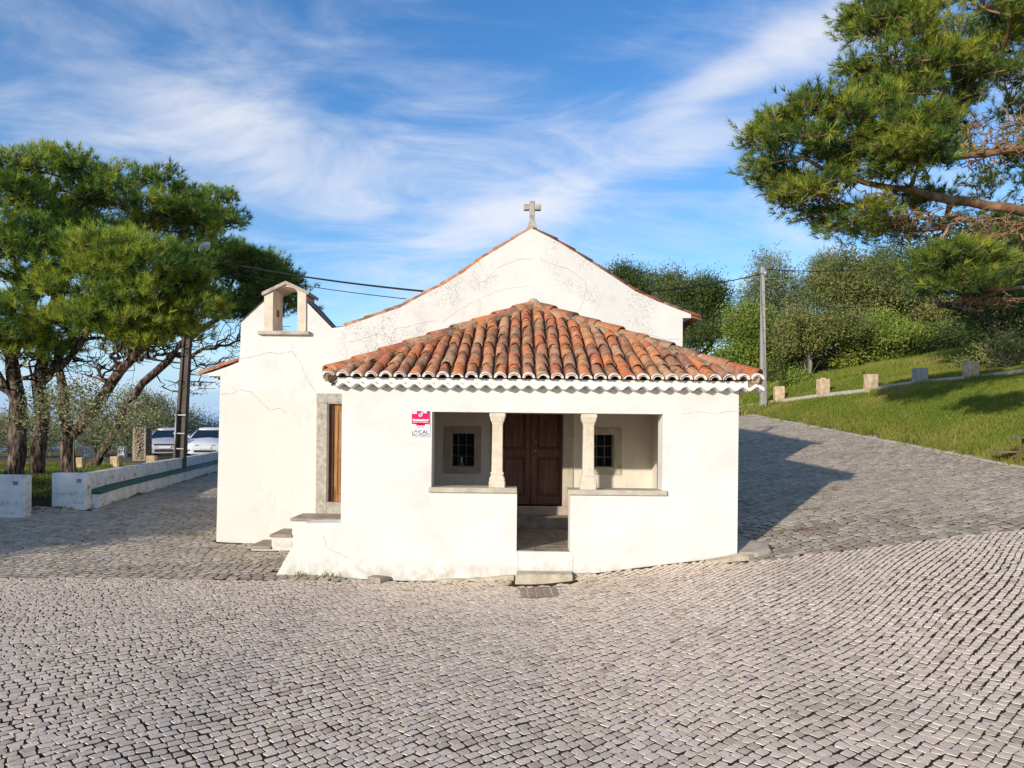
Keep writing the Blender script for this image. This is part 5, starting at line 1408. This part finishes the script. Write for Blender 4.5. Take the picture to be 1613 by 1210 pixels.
def tree(name, label, cat, root_pts, lobes, kind, bark, leafm, seed, group=None, r_root=.25, r_tip=.008, expo=.42, shoots=4, K=16, L=.17, w=.011, clump=.22,
         dead=0, step=.45, shell=(.55, 1.0), zmin=-.35, bias=.35, stem=.1, lrad=.18, wig=.10, up=0.0, upw=.6, tone_mid=.5, tone_amp=.3, droop=0.0, deadlobes=None, minz=None, cluster=0, csize=(.34, .34, .20), spread=(.35, 1.15)):
    rg = np.random.default_rng(seed)
    base = Vector(root_pts[0][0]); e = tag(empty(name, base), label, cat, group)
    bv = np.array(base)
    T, N_, I_ = lobe_points(lobes, rg, shell, zmin, cluster, csize)
    nl = len(T)
    if dead:
        dl = deadlobes or lobes; q = []
        for (c, r, n) in dl:
            for k in range(dead):
                d = rg.normal(size=3); d /= np.linalg.norm(d); d[2] = -abs(d[2]) * .9
                q.append(np.array(c) + d * np.array(r) * rg.uniform(.3, .95))
        T = np.concatenate([T, np.array(q)])
    A, par, tips, ntr = grow(root_pts, T, rg, step, wig, bias, up, minz)
    me = branch_mesh('trunk', A - bv, par, r_tip, expo, r_root, rg, ntr); link('trunk', me, bark, e)
    # shoots
    ti = np.array([tips[i] for i in range(nl)]); dirs = A[ti] - A[par[ti]]; dirs /= np.linalg.norm(dirs, axis=1)[:, None] + 1e-9
    nn = N_ / np.linalg.norm(N_, axis=1)[:, None]
    pos = np.repeat(A[ti], shoots, 0) + rg.normal(0, clump, (nl * shoots, 3)) * np.array([1, 1, .7])
    ax = np.repeat(dirs * .6 + nn * .8, shoots, 0) + rg.normal(0, .45, (nl * shoots, 3)); ax[:, 2] += upw
    # colour of each spray: some lobes and sprays carry fresher growth
    lt = rg.normal(0, tone_amp * .55, I_.max() + 1)[I_] + rg.normal(0, tone_amp * .35, nl) + tone_mid
    tone = np.clip(np.repeat(lt, shoots) + rg.normal(0, tone_amp * .5, nl * shoots), 0, 1)
    if kind == 'needle': V, F, Tn = needles(pos, ax, rg, K, L, w, spread, stem=stem, tone=tone)
    else: V, F, Tn = leaves(pos, ax, rg, K, L, w, lrad, tone=tone, droop=droop)
    link('crown', np_mesh('crown', V - bv, F, attr=Tn), leafm, e)
    # thin twigs reaching to the shoots
    if kind == 'needle':
        s0 = np.repeat(A[ti], shoots, 0)
        d = pos - s0; s = np.cross(d, rg.normal(size=d.shape)); s /= np.linalg.norm(s, axis=1)[:, None] + 1e-9
        wd = .006
        VV = np.stack([s0 - s * wd, s0 + s * wd, pos + s * wd * .6, pos - s * wd * .6], 1).reshape(-1, 3)
        link('twigs', np_mesh('twigs', VV - bv, np.arange(len(VV)).reshape(-1, 4)), M['twig'], e)['kind'] = 'stuff'
    return e
def lob(px, py, Y, rx, ry, n, rdep=None):
    """crown lobe from its place in the photo, at its own distance; radii in photo px -> metres"""
    c = P(px, py, Y); k = Y / FPX
    return (tuple(c), (rx * k, (rdep or (rx + ry) / 2 * 1.15 * k), ry * k), n)
def pts(l): return [tuple(P(x, y, Y)) for x, y, Y in l]

# ---- left stone pines
GP = 'stone pines on the left'
def based(l, seed=0):
    q = pts(l); g = min(gz(q[0][0], q[0][1]), q[0][2]) - .15; return [(q[0][0], q[0][1], g)] + q
tree('pine_tree', 'thick dark pine trunk nearest the left edge with bright crown above', 'tree',
     [based([(28, 790, 17.6), (22, 740, 17.6), (30, 660, 17.7), (22, 590, 17.8), (15, 520, 18)]), pts([(26, 640, 17.7), (-20, 560, 17.5), (-60, 480, 17.3)]), pts([(20, 560, 17.8), (50, 470, 18), (60, 380, 18.2)])],
     [lob(40, 315, 18.2, 95, 75, 190), lob(-90, 300, 17.6, 100, 80, 110), lob(30, 420, 17.2, 70, 50, 120), lob(-40, 530, 16.8, 75, 55, 90), lob(0, 385, 16.6, 60, 45, 90), lob(15, 560, 17.4, 46, 34, 45)],
     'needle', M['bark'], M['pine_leaf'], 21, GP, r_root=.19, dead=130, deadlobes=[lob(30, 520, 18, 60, 60, 0), lob(60, 560, 18.2, 50, 50, 0), lob(-10, 580, 17.6, 60, 40, 0)], tone_mid=.58, shoots=6, K=18, L=.19, w=.016, clump=.13, cluster=10, csize=(.42, .42, .24), spread=(.25, .95), upw=.8, tone_amp=.5)
tree('pine_tree', 'straight dark pine trunk standing behind the gap between the pillars', 'tree',
     [based([(62, 788, 18.3), (58, 740, 18.3), (66, 660, 18.4), (62, 600, 18.6), (75, 520, 18.8)]), pts([(64, 610, 18.6), (120, 520, 19), (160, 430, 19.4)]), pts([(74, 520, 18.8), (100, 420, 19), (120, 330, 19.3)])],
     [lob(120, 315, 19.4, 105, 72, 210), lob(235, 335, 20, 95, 62, 190), lob(130, 395, 18.4, 80, 45, 140), lob(285, 362, 20.6, 52, 50, 120), lob(70, 480, 18, 50, 40, 60), lob(110, 525, 18.6, 60, 26, 60), lob(60, 550, 18.2, 50, 28, 60)],
     'needle', M['bark'], M['pine_leaf'], 22, GP, r_root=.165, dead=130, deadlobes=[lob(130, 520, 18.8, 80, 50, 0), lob(100, 560, 18.6, 60, 50, 0), lob(210, 500, 19.4, 90, 60, 0)], tone_mid=.55, shoots=6, K=18, L=.19, w=.016, clump=.13, cluster=10, csize=(.42, .42, .24), spread=(.25, .95), upw=.8, tone_amp=.5)
tree('pine_tree', 'forked pine trunk rising just right of the gap behind the pillar', 'tree',
     [based([(108, 742, 17.9), (106, 700, 17.9), (108, 682, 17.9), (103, 640, 17.9), (95, 585, 18), (90, 540, 18)]), pts([(112, 690, 17.9), (140, 655, 17.8), (175, 605, 17.7), (205, 565, 17.6), (240, 530, 17.5)]), pts([(95, 580, 18), (125, 545, 17.7), (150, 500, 17.4)])],
     [lob(205, 425, 17.2, 92, 50, 230), lob(265, 475, 17.4, 62, 48, 150), lob(150, 465, 16.8, 65, 42, 120), lob(210, 505, 16.9, 70, 35, 100), lob(235, 530, 17.6, 60, 24, 60), lob(290, 500, 17.6, 46, 34, 80), lob(130, 515, 17.2, 50, 30, 80), lob(190, 545, 17.4, 60, 24, 70), lob(270, 535, 17.8, 46, 24, 60)],
     'needle', M['bark'], M['pine_leaf'], 23, GP, r_root=.145, dead=130, deadlobes=[lob(210, 540, 17.6, 80, 45, 0), lob(270, 540, 17.8, 60, 40, 0), lob(160, 560, 17.6, 60, 50, 0)], shoots=6, K=18, L=.19, w=.016, clump=.13, cluster=10, csize=(.42, .42, .24), spread=(.25, .95), upw=.8, tone_amp=.5, tone_mid=.62)
tree('pine_tree', 'slanting pine trunk leaning right in front of the parking area', 'tree',
     [based([(150, 733, 23.5), (175, 690, 23.5), (200, 640, 23.6), (225, 605, 23.8), (262, 570, 24.2), (290, 535, 24.8)]), pts([(200, 640, 23.6), (210, 595, 23.6), (215, 560, 23.6)]), pts([(280, 548, 24.6), (330, 510, 25), (390, 480, 25.4)])],
     [lob(392, 435, 25.4, 54, 46, 230), lob(335, 425, 25.2, 50, 44, 200), lob(412, 475, 25.8, 40, 44, 150), lob(325, 495, 24.8, 54, 34, 110), lob(438, 455, 26, 24, 30, 80), lob(328, 350, 25, 40, 44, 160), lob(455, 492, 26.5, 26, 34, 70), lob(370, 500, 25.6, 40, 26, 70)],
     'needle', M['bark'], M['pine_leaf'], 24, GP, r_root=.125, dead=170, deadlobes=[lob(370, 520, 25, 90, 60, 0), lob(330, 560, 25, 70, 50, 0), lob(400, 500, 25.5, 60, 90, 0), lob(300, 600, 24.6, 50, 30, 0)], shoots=6, K=17, L=.20, w=.017, clump=.14, cluster=10, csize=(.44, .44, .26), spread=(.25, .95), upw=.8, tone_amp=.4, tone_mid=.35)
# ---- right pine: trunk out of the frame, limbs reaching in over the lawn
rb = P(1790, 640, 15.5); rbz = gz(rb.x, rb.y)
tree('pine_tree', 'big pine reaching in from the right edge with reddish limbs over the lawn', 'tree',
     [[(rb.x, rb.y, rbz - .2), (rb.x - .1, rb.y, rbz + 1.5)] + pts([(1775, 480, 15.4), (1740, 380, 15.2), (1700, 330, 15), (1640, 338, 14.8), (1560, 322, 14.6), (1470, 308, 14.4), (1400, 295, 14.2), (1330, 275, 14.1), (1270, 250, 14)]),
      pts([(1740, 380, 15.2), (1710, 270, 15.2), (1650, 235, 15), (1560, 240, 14.8), (1470, 250, 14.5), (1400, 240, 14.2), (1335, 220, 14)]),
      pts([(1710, 270, 15.2), (1700, 160, 15.4), (1640, 110, 15.6), (1560, 95, 15.4), (1480, 80, 15.2), (1420, 70, 15.2)]), pts([(1700, 330, 15), (1680, 420, 14.2), (1620, 450, 13.6), (1560, 455, 13.2)]),
      pts([(1640, 338, 14.8), (1560, 380, 15.4), (1470, 375, 15.8)])],
     [lob(1265, 240, 14, 74, 66, 230), lob(1345, 212, 14, 74, 48, 190), lob(1405, 240, 13.6, 52, 36, 110), lob(1290, 320, 14.2, 58, 26, 90), lob(1345, 355, 14.4, 54, 26, 80), lob(1440, 200, 13.4, 44, 26, 70),
      lob(1420, 90, 15.2, 70, 70, 230), lob(1400, 25, 15.2, 50, 38, 110), lob(1530, 30, 15.4, 110, 52, 260), lob(1470, 140, 15.2, 80, 45, 200), lob(1600, 70, 15.6, 80, 70, 200), lob(1555, 165, 15.8, 90, 45, 110), lob(1450, 245, 13.2, 44, 26, 70),
      lob(1500, 420, 13.2, 56, 22, 110), lob(1535, 450, 13.0, 40, 15, 45), lob(1610, 280, 16, 80, 50, 80), lob(1480, 345, 15.6, 110, 34, 60), lob(1580, 365, 16, 70, 34, 50)],
     'needle', M['red_bark'], M['pine_near'], 31, None, r_root=.145, dead=260, shoots=6, K=18, L=.165, w=.013, clump=.11, cluster=9, csize=(.30, .30, .17), spread=(.25, .95), r_tip=.006, zmin=-.7, wig=.045, tone_mid=.58, tone_amp=.6, minz=-99, bias=.2,
     deadlobes=[lob(1480, 360, 15.2, 150, 40, 0), lob(1470, 350, 14.6, 160, 45, 0), lob(1560, 210, 15.4, 110, 60, 0), lob(1420, 340, 14.4, 90, 30, 0), lob(1560, 190, 15.4, 100, 50, 0), lob(1340, 310, 14.2, 80, 40, 0), lob(1560, 470, 13.6, 60, 26, 0), lob(1600, 390, 15.8, 80, 36, 0), lob(1540, 350, 15.0, 120, 40, 0), lob(1580, 230, 15, 100, 40, 0)])
# ---- dark gnarled tree on the right of the lawn
tree('cork_oak', 'dark gnarled tree on the lawn behind the small shrub at right', 'tree',
     [based([(1612, 600, 26), (1600, 560, 26), (1575, 520, 26), (1530, 490, 26), (1480, 480, 26)]), pts([(1575, 520, 26), (1590, 460, 26.2), (1600, 400, 26.4)]), pts([(1600, 560, 26), (1650, 500, 26), (1680, 440, 26)])],
     [lob(1590, 385, 27, 65, 45, 220), lob(1500, 450, 26.5, 60, 35, 130), lob(1585, 490, 26, 56, 50, 200), lob(1660, 430, 26, 70, 60, 80), lob(1430, 420, 28, 60, 40, 90), lob(1600, 560, 26.5, 40, 26, 60)],
     'leaf', M['bark'], M['dark_leaf'], 33, None, r_root=.28, dead=30, shoots=4, K=9, L=.11, w=.06, lrad=.20, clump=.25, wig=.16)
# ---- background trees and bushes along the lawn's upper edge, right of the chapel
GB2 = 'trees and bushes beyond the lawn'
def bush(px, pyb, Y, lobes, leafm, label, seed, name='bush', cat='bush', bark='twig', K=9, L=.13, w=.07, r_root=.10, lrad=.25, stems=3, group=GB2, shoots=4, dead=0, **k):
    b = P(px, pyb, Y); z = gz(b.x, Y); rg_ = random.Random(seed)
    top = P(px, sum(0 for _ in ()) + lobes[0][1], Y)
    roots = [[(b.x, Y, z - .1), (b.x + rg_.uniform(-.1, .1), Y, z + (top.z - z) * .3), (b.x + rg_.uniform(-.2, .2), Y, z + (top.z - z) * .6)]]
    for s in range(stems - 1):
        a = rg_.uniform(0, 6.28); q = .25 * (top.z - z)
        roots.append([(b.x + .08 * math.cos(a), Y + .08 * math.sin(a), z), (b.x + q * math.cos(a), Y + q * math.sin(a), z + (top.z - z) * .35)])
    return tree(name, label, cat, roots, [lob(x, y, Y + dy, rx, ry, n) for (x, y, dy, rx, ry, n) in lobes], 'leaf', M[bark], M[leafm], seed, group, r_root=r_root, K=K, L=L, w=w, lrad=lrad, clump=.22, zmin=-.9, shell=(.25, 1.0), shoots=shoots + 4, dead=dead, minz=z + .3, tone_amp=.6, tone_mid=k.pop('tone', rg_.uniform(.25, .72)), cluster=8, csize=(.55 * Y / 40, .55 * Y / 40, .42 * Y / 40), **k)
bush(1100, 640, 44, [(1095, 520, 0, 46, 62, 170), (1110, 480, 0, 32, 35, 80), (1078, 470, 0, 40, 34, 70), (1060, 500, 1, 40, 60, 60)], 'dark_leaf', 'dark rounded pine just behind the right eave of the chapel', 41, 'round_pine', 'tree', 'bark', K=12, L=.22, w=.05, r_root=.3, lrad=.3, stems=1)
bush(1000, 640, 50, [(1000, 452, 0, 36, 24, 80), (1040, 470, 0, 36, 26, 70), (980, 440, 0, 14, 16, 30)], 'dark_leaf', 'dark pine top showing above the right slope of the chapel roof', 42, 'round_pine', 'tree', 'bark', K=12, L=.24, w=.05, r_root=.3, lrad=.3, stems=1)
bush(1172, 632, 41, [(1172, 545, 0, 38, 46, 150), (1160, 585, -.5, 38, 38, 90), (1185, 520, 0, 24, 30, 60)], 'green_leaf', 'yellowish green bushy tree left of the right utility pole', 43, 'bush', 'bush', K=10, L=.15, w=.07)
bush(1180, 630, 47, [(1175, 500, 0, 30, 34, 50), (1165, 540, 0, 36, 40, 50)], 'euc_leaf', 'wispy pale green tree top behind the yellowish bushy tree', 44, 'slender_tree', 'tree', 'pale_bark', K=9, L=.22, w=.04)
# slender eucalyptus behind the pole
tree('eucalyptus', 'tall slender open eucalyptus leaning behind the right utility pole', 'tree',
     [based([(1249, 605, 42), (1243, 570, 42), (1236, 530, 42), (1228, 490, 42), (1222, 450, 42), (1214, 415, 42)])],
     [lob(1214, 425, 42, 20, 24, 54), lob(1232, 455, 42, 34, 26, 80), lob(1205, 470, 42, 28, 24, 57), lob(1240, 490, 42, 34, 24, 70), lob(1212, 515, 42, 32, 26, 64), lob(1245, 535, 42, 30, 26, 57), lob(1195, 450, 42, 16, 14, 22), lob(1262, 470, 42, 20, 18, 28)],
     'leaf', M['pale_bark'], M['euc_leaf'], 45, GB2, r_root=.14, shoots=4, K=9, L=.24, w=.05, lrad=.22, clump=.3, zmin=-.9, droop=.6)
bush(1272, 598, 37, [(1290, 520, 0, 46, 48, 170), (1262, 530, 0, 32, 30, 90), (1325, 532, 0, 36, 32, 90)], 'olive_leaf', 'olive green tree with pale forked stems behind the second stone block', 46, 'small_tree', 'tree', 'pale_bark', K=10, L=.13, w=.06, r_root=.15, stems=5)
bush(1350, 590, 42, [(1340, 470, 0, 50, 48, 150), (1300, 455, 1, 36, 30, 70), (1385, 450, 0, 45, 36, 90), (1330, 425, 0, 34, 22, 40)], 'olive_leaf', 'tall brownish green tree behind the olive green one', 47, 'tall_tree', 'tree', 'bark', K=10, L=.17, w=.07, r_root=.2, lrad=.3, stems=2)
bush(1395, 600, 38, [(1390, 540, 0, 52, 48, 190), (1350, 560, 0, 38, 38, 90), (1430, 555, 0, 42, 40, 110)], 'green_leaf', 'broad mid green bush behind the third stone block', 48, 'bush', 'bush', K=10, L=.14, w=.07)
bush(1440, 590, 43, [(1440, 480, 0, 60, 55, 170), (1490, 500, 0, 50, 45, 110)], 'olive_leaf', 'tall olive bushy tree behind the fourth stone block', 49, 'tall_tree', 'tree', 'bark', K=10, L=.16, w=.07, r_root=.2, stems=2)
bush(1478, 592, 37, [(1480, 555, 0, 46, 36, 150), (1520, 550, 0, 40, 34, 110), (1445, 575, 0, 30, 26, 60)], 'dark_leaf', 'dense dark bush between the fourth and fifth stone blocks', 50, 'bush', 'bush', K=10, L=.13, w=.07)
bush(1575, 590, 37, [(1570, 530, 0, 50, 46, 150), (1620, 520, 0, 50, 50, 110), (1545, 505, 1, 40, 36, 80)], 'olive_leaf', 'tangled olive bush behind the gnarled tree at right', 51, 'bush', 'bush', K=10, L=.14, w=.07)
bush(1392, 600, 46, [(1392, 440, 0, 22, 26, 60), (1398, 480, 0, 30, 30, 60), (1384, 415, 0, 14, 18, 24)], 'euc_leaf', 'wispy pale tree top rising over the broad green bush', 56, 'slender_tree', 'tree', 'pale_bark', K=8, L=.22, w=.045, droop=.5)
bush(1300, 600, 48, [(1298, 430, 0, 20, 24, 50), (1310, 465, 0, 28, 26, 50)], 'euc_leaf', 'wispy pale tree top right of the tall eucalyptus', 57, 'slender_tree', 'tree', 'pale_bark', K=8, L=.22, w=.045, droop=.5)
bush(1255, 605, 39, [(1245, 588, 0, 34, 22, 80), (1215, 600, 0, 26, 18, 50)], 'dark_leaf', 'low dark bush behind the first stone block', 52, 'bush', 'bush', K=9, L=.13, w=.07)
bush(1246, 622, 34.2, [(1248, 610, 0, 15, 11, 40)], 'green_leaf', 'small dark green shrub between the first two stone blocks', 53, 'shrub', 'shrub', K=10, L=.10, w=.06, lrad=.12, r_root=.03)
bush(1540, 612, 27.0, [(1538, 595, 0, 28, 24, 100), (1555, 580, 0, 22, 18, 50), (1520, 605, 0, 18, 12, 40)], 'olive_leaf', 'small leafy shrub on the lawn in front of the fifth stone block', 54, 'shrub', 'shrub', K=9, L=.10, w=.055, lrad=.14, r_root=.03)
tree('sapling', 'thin pale stems of a sapling beside the gnarled tree', 'tree',
     [based([(1593, 615, 24.5), (1586, 585, 24.5), (1578, 555, 24.5)]), pts([(1594, 612, 24.5), (1590, 580, 24.4)]), pts([(1596, 612, 24.5), (1603, 585, 24.6), (1600, 560, 24.6)]), pts([(1598, 612, 24.5), (1611, 590, 24.4), (1604, 550, 24.4)])],
     [lob(1575, 555, 24.5, 30, 24, 60), lob(1605, 555, 24.5, 24, 22, 40)], 'leaf', M['pale_bark'], M['olive_leaf'], 55, None, r_root=.06, shoots=3, K=8, L=.10, w=.05, lrad=.15, zmin=-.9)
for i, (x, y, Y, rx, ry, n) in enumerate([(1300, 560, 52, 70, 60, 120), (1400, 500, 54, 80, 70, 150), (1520, 500, 52, 90, 80, 170), (1640, 500, 50, 80, 90, 120), (1210, 570, 52, 50, 50, 80)]):
    bush(x, 600, Y, [(x, y, 0, rx, ry, n)], 'dark_leaf', ['dark bush deep behind the olive green tree', 'dark trees deep behind the broad bush', 'dark trees deep behind the two right stone blocks', 'dark trees beyond the right edge of the lawn', 'dark bush deep behind the utility pole'][i], 60 + i, 'bush', 'bush', K=10, L=.22, w=.12, lrad=.4)
# ---- left background bushes
GL2 = 'pale bushes behind the parking area'
bush(228, 716, 43, [(230, 665, 0, 46, 34, 170), (205, 690, 0, 30, 26, 70), (262, 680, 0, 30, 28, 80), (225, 640, 0, 24, 16, 50)], 'pale_leaf', 'pale silvery bush behind the rubble pillar', 71, 'bush', 'bush', 'pale_bark', K=8, L=.13, w=.05, group=GL2, stems=4)
bush(310, 712, 47, [(312, 670, 0, 26, 26, 50), (320, 690, 0, 22, 18, 40)], 'pale_leaf', 'thin pale bush behind the white hatchback', 72, 'bush', 'bush', 'pale_bark', K=8, L=.13, w=.05, group=GL2)
bush(150, 718, 41, [(150, 690, 0, 34, 26, 90), (120, 665, 0, 26, 26, 50)], 'pale_leaf', 'loose pale bush behind the leaning trunk', 73, 'bush', 'bush', 'pale_bark', K=8, L=.13, w=.05, group=GL2)
bush(20, 722, 36, [(20, 690, 0, 40, 30, 80), (-40, 680, 0, 50, 40, 80), (70, 695, 0, 30, 24, 50)], 'pale_leaf', 'loose pale bush between the two leftmost trunks', 74, 'bush', 'bush', 'pale_bark', K=8, L=.13, w=.05, group=GL2)
# shoots of ivy-like leaves on the lower trunks
bush(118, 742, 17.3, [(125, 640, 0, 40, 45, 60), (60, 650, .4, 34, 40, 45), (160, 650, 0, 40, 22, 40), (170, 690, 0, 40, 10, 20)], 'pale_leaf', 'thin leafy shoots hanging about the lower pine trunks', 75, 'climber', 'shrub', 'twig', K=5, L=.07, w=.035, lrad=.10, r_root=.012, group=None, shoots=2, dead=14)
# ---- unseen pines added outside the frame, placed and thickened to shade the lane
for i, (x, y, h, w_) in enumerate([(-15.9, 4.2, 4.9, 1.7), (-17.6, 5.6, 5.4, 2.0), (-19.0, 3.0, 5.6, 2.2), (-21.5, 6.2, 5.6, 2.6), (-24, 3.5, 5.8, 2.8), (-27, 7.5, 6.4, 3.2)]):
    z = gz(max(x, -12), y)
    tree('pine_tree', ['first', 'second', 'third', 'fourth', 'fifth', 'sixth'][i] + ' unseen young pine added to shade the lane', 'tree', [[(x, y, z - .2), (x + .1, y, z + h * .2), (x, y, z + h * .5)]],
         [((x, y, z + h * .52), (w_, w_, h * .50), 420)], 'needle', M['bark'], M['pine_leaf'], 80 + i, 'added young pines outside the frame', r_root=.2, shoots=4, K=12, L=.28, w=.05, zmin=-1, shell=(.1, 1), minz=z + .4)

# ---- grass
def grass(name, N_, keep, xs, ys, dens_pow, hmean, m, seed, parent=None, wk=1.0):
    rg = np.random.default_rng(seed); n = N_ * 3
    Y = ys[0] + (ys[1] - ys[0]) * rg.random(n) ** dens_pow; X = xs[0] + (xs[1] - xs[0]) * rg.random(n)
    k = keep(X, Y); X, Y = X[k][:N_], Y[k][:N_]; n = len(X)
    patch = .5 + .5 * wob(X, Y, 1.7, 1) ; patch2 = .5 + .5 * wob(X, Y, .75, 4)
    H = hmean * (.5 + .7 * rg.random(n) + .5 * patch * patch2); wd = .009 * wk * (Y / 14)
    a = rg.uniform(0, 2 * np.pi, n); ln = rg.uniform(.1, .75, n) * H; b = rg.uniform(0, 2 * np.pi, n)
    Z = ground(X, Y) - .012; c = np.stack([X, Y, Z], -1); s = np.stack([np.cos(a) * wd, np.sin(a) * wd, 0 * a], -1)
    V = np.stack([c - s, c + s, c + np.stack([np.cos(b) * ln, np.sin(b) * ln, H], -1)], 1).reshape(-1, 3)
    tone = np.clip(.20 + .55 * patch2 * patch2 + .25 * patch + rg.normal(0, .18, n) + .35 * sstep(1.2, 0, X - LAWN_X) * (rg.random(n) < .7) * (X > 0), 0, 1)
    o = link(name, np_mesh(name, V, np.arange(3 * n).reshape(-1, 3), attr=np.repeat(tone, 3)), m, parent); o['kind'] = 'stuff'; return o
inview = lambda X, Y: (np.abs(X) < .76 * Y + .5)
grass('lawn_grass', 170000, lambda X, Y: inview(X, Y) & (X > LAWN_X + .22 + .22 * wob(X, Y, 2.3)) & (Y < 36), (10.2, 30), (12.3, 36), 1.15, .075, M['grass'], 5)
grass('verge_grass', 30000, lambda X, Y: inview(X, Y) & (X > 8), (9, 32), (31, 39), 1.0, .22, M['grass'], 6, wk=1.3)
grass('park_grass', 26000, lambda X, Y: inview(X, Y) & (X < wall_x(Y) - .25), (-22, -9.5), (16.2, 26), 1.2, .07, M['grass'], 7)
def weeds(seed=9):
    """tufts in the joints along the foot of the walls and on the old paving"""
    rg = np.random.default_rng(seed); C = []
    for _ in range(46): C.append((rg.uniform(-3.4, 3.4), rg.uniform(10.72, 10.95)))
    for _ in range(60): C.append((rg.uniform(-6.5, -3.2), rg.uniform(11.0, 13.6)))
    for _ in range(70): C.append((rg.uniform(4, 10), rg.uniform(10.6, 15)))
    for _ in range(40): C.append((rg.uniform(-9, 8), rg.uniform(5.5, 10.4)))
    C = np.array(C); C = np.repeat(C, 9, 0) + rg.normal(0, .035, (len(C) * 9, 2)); n = len(C)
    k = ~in_chapel(C[:, 0], C[:, 1]); C = C[k]; n = len(C)
    Z = ground(C[:, 0], C[:, 1]) - .015; a = rg.uniform(0, 6.28, n); H = rg.uniform(.02, .055, n)
    c = np.stack([C[:, 0], C[:, 1], Z], -1); s = np.stack([np.cos(a), np.sin(a), 0 * a], -1) * .005
    V = np.stack([c - s, c + s, c + np.stack([np.cos(a + 1.2) * H * .6, np.sin(a + 1.2) * H * .6, H], -1)], 1).reshape(-1, 3)
    o = link('joint_weeds', np_mesh('joint_weeds', V, np.arange(3 * n).reshape(-1, 3), attr=np.repeat(rg.uniform(.2, .9, n), 3)), M['grass']); o['kind'] = 'stuff'
weeds()
def tufts(name, spots, seed, h=(.10, .26), per=26, spr=.07, wd=.008):
    rg = np.random.default_rng(seed); C = np.repeat(np.array(spots), per, 0) + rg.normal(0, spr, (len(spots) * per, 2)); n = len(C)
    H = rg.uniform(h[0], h[1], n); a = rg.uniform(0, 6.28, n); b = rg.uniform(0, 6.28, n); Z = ground(C[:, 0], C[:, 1]) - .02
    c = np.stack([C[:, 0], C[:, 1], Z], -1); s = np.stack([np.cos(a), np.sin(a), 0 * a], -1) * wd; t = np.stack([np.cos(b) * H * .55, np.sin(b) * H * .55, H], -1)
    V = np.stack([c - s, c + s, c + t * .6 + s * .6, c + t, c + t * .6 - s * .6], 1).reshape(-1, 3)
    o = link(name, np_mesh(name, V, np.arange(5 * n).reshape(-1, 5), attr=np.repeat(np.clip(rg.normal(.45, .22, n), 0, 1), 5)), M['grass']); o['kind'] = 'stuff'
rgt = np.random.default_rng(12)
tufts('verge_tufts', [(LAWN_X + abs(rgt.normal(.12, .16)), y) for y in rgt.uniform(12.4, 34, 170)] + [(q.x + rgt.normal(0, .3), q.y - .2 + rgt.normal(0, .15)) for q in bpos for _ in range(9)], 13)
tufts('lawn_tufts', [(x, y) for x, y in zip(rgt.uniform(10.6, 24, 420), rgt.uniform(12.6, 33, 420))], 14, h=(.06, .16))
tufts('wall_tufts', [(float(wall_x(y)) + .42, y) for y in rgt.uniform(16, 30, 26)] + [(x, 15.6) for x in rgt.uniform(-10.6, -9.3, 10)] + [(rgt.uniform(-3.3, -2.6), 10.93) for _ in range(4)] + [(3.55 + rgt.normal(0, .05), y) for y in rgt.uniform(11.5, 14, 8)], 15, h=(.04, .12), per=16, spr=.05)
# fallen needles and bark scraps in the gap between the pillars
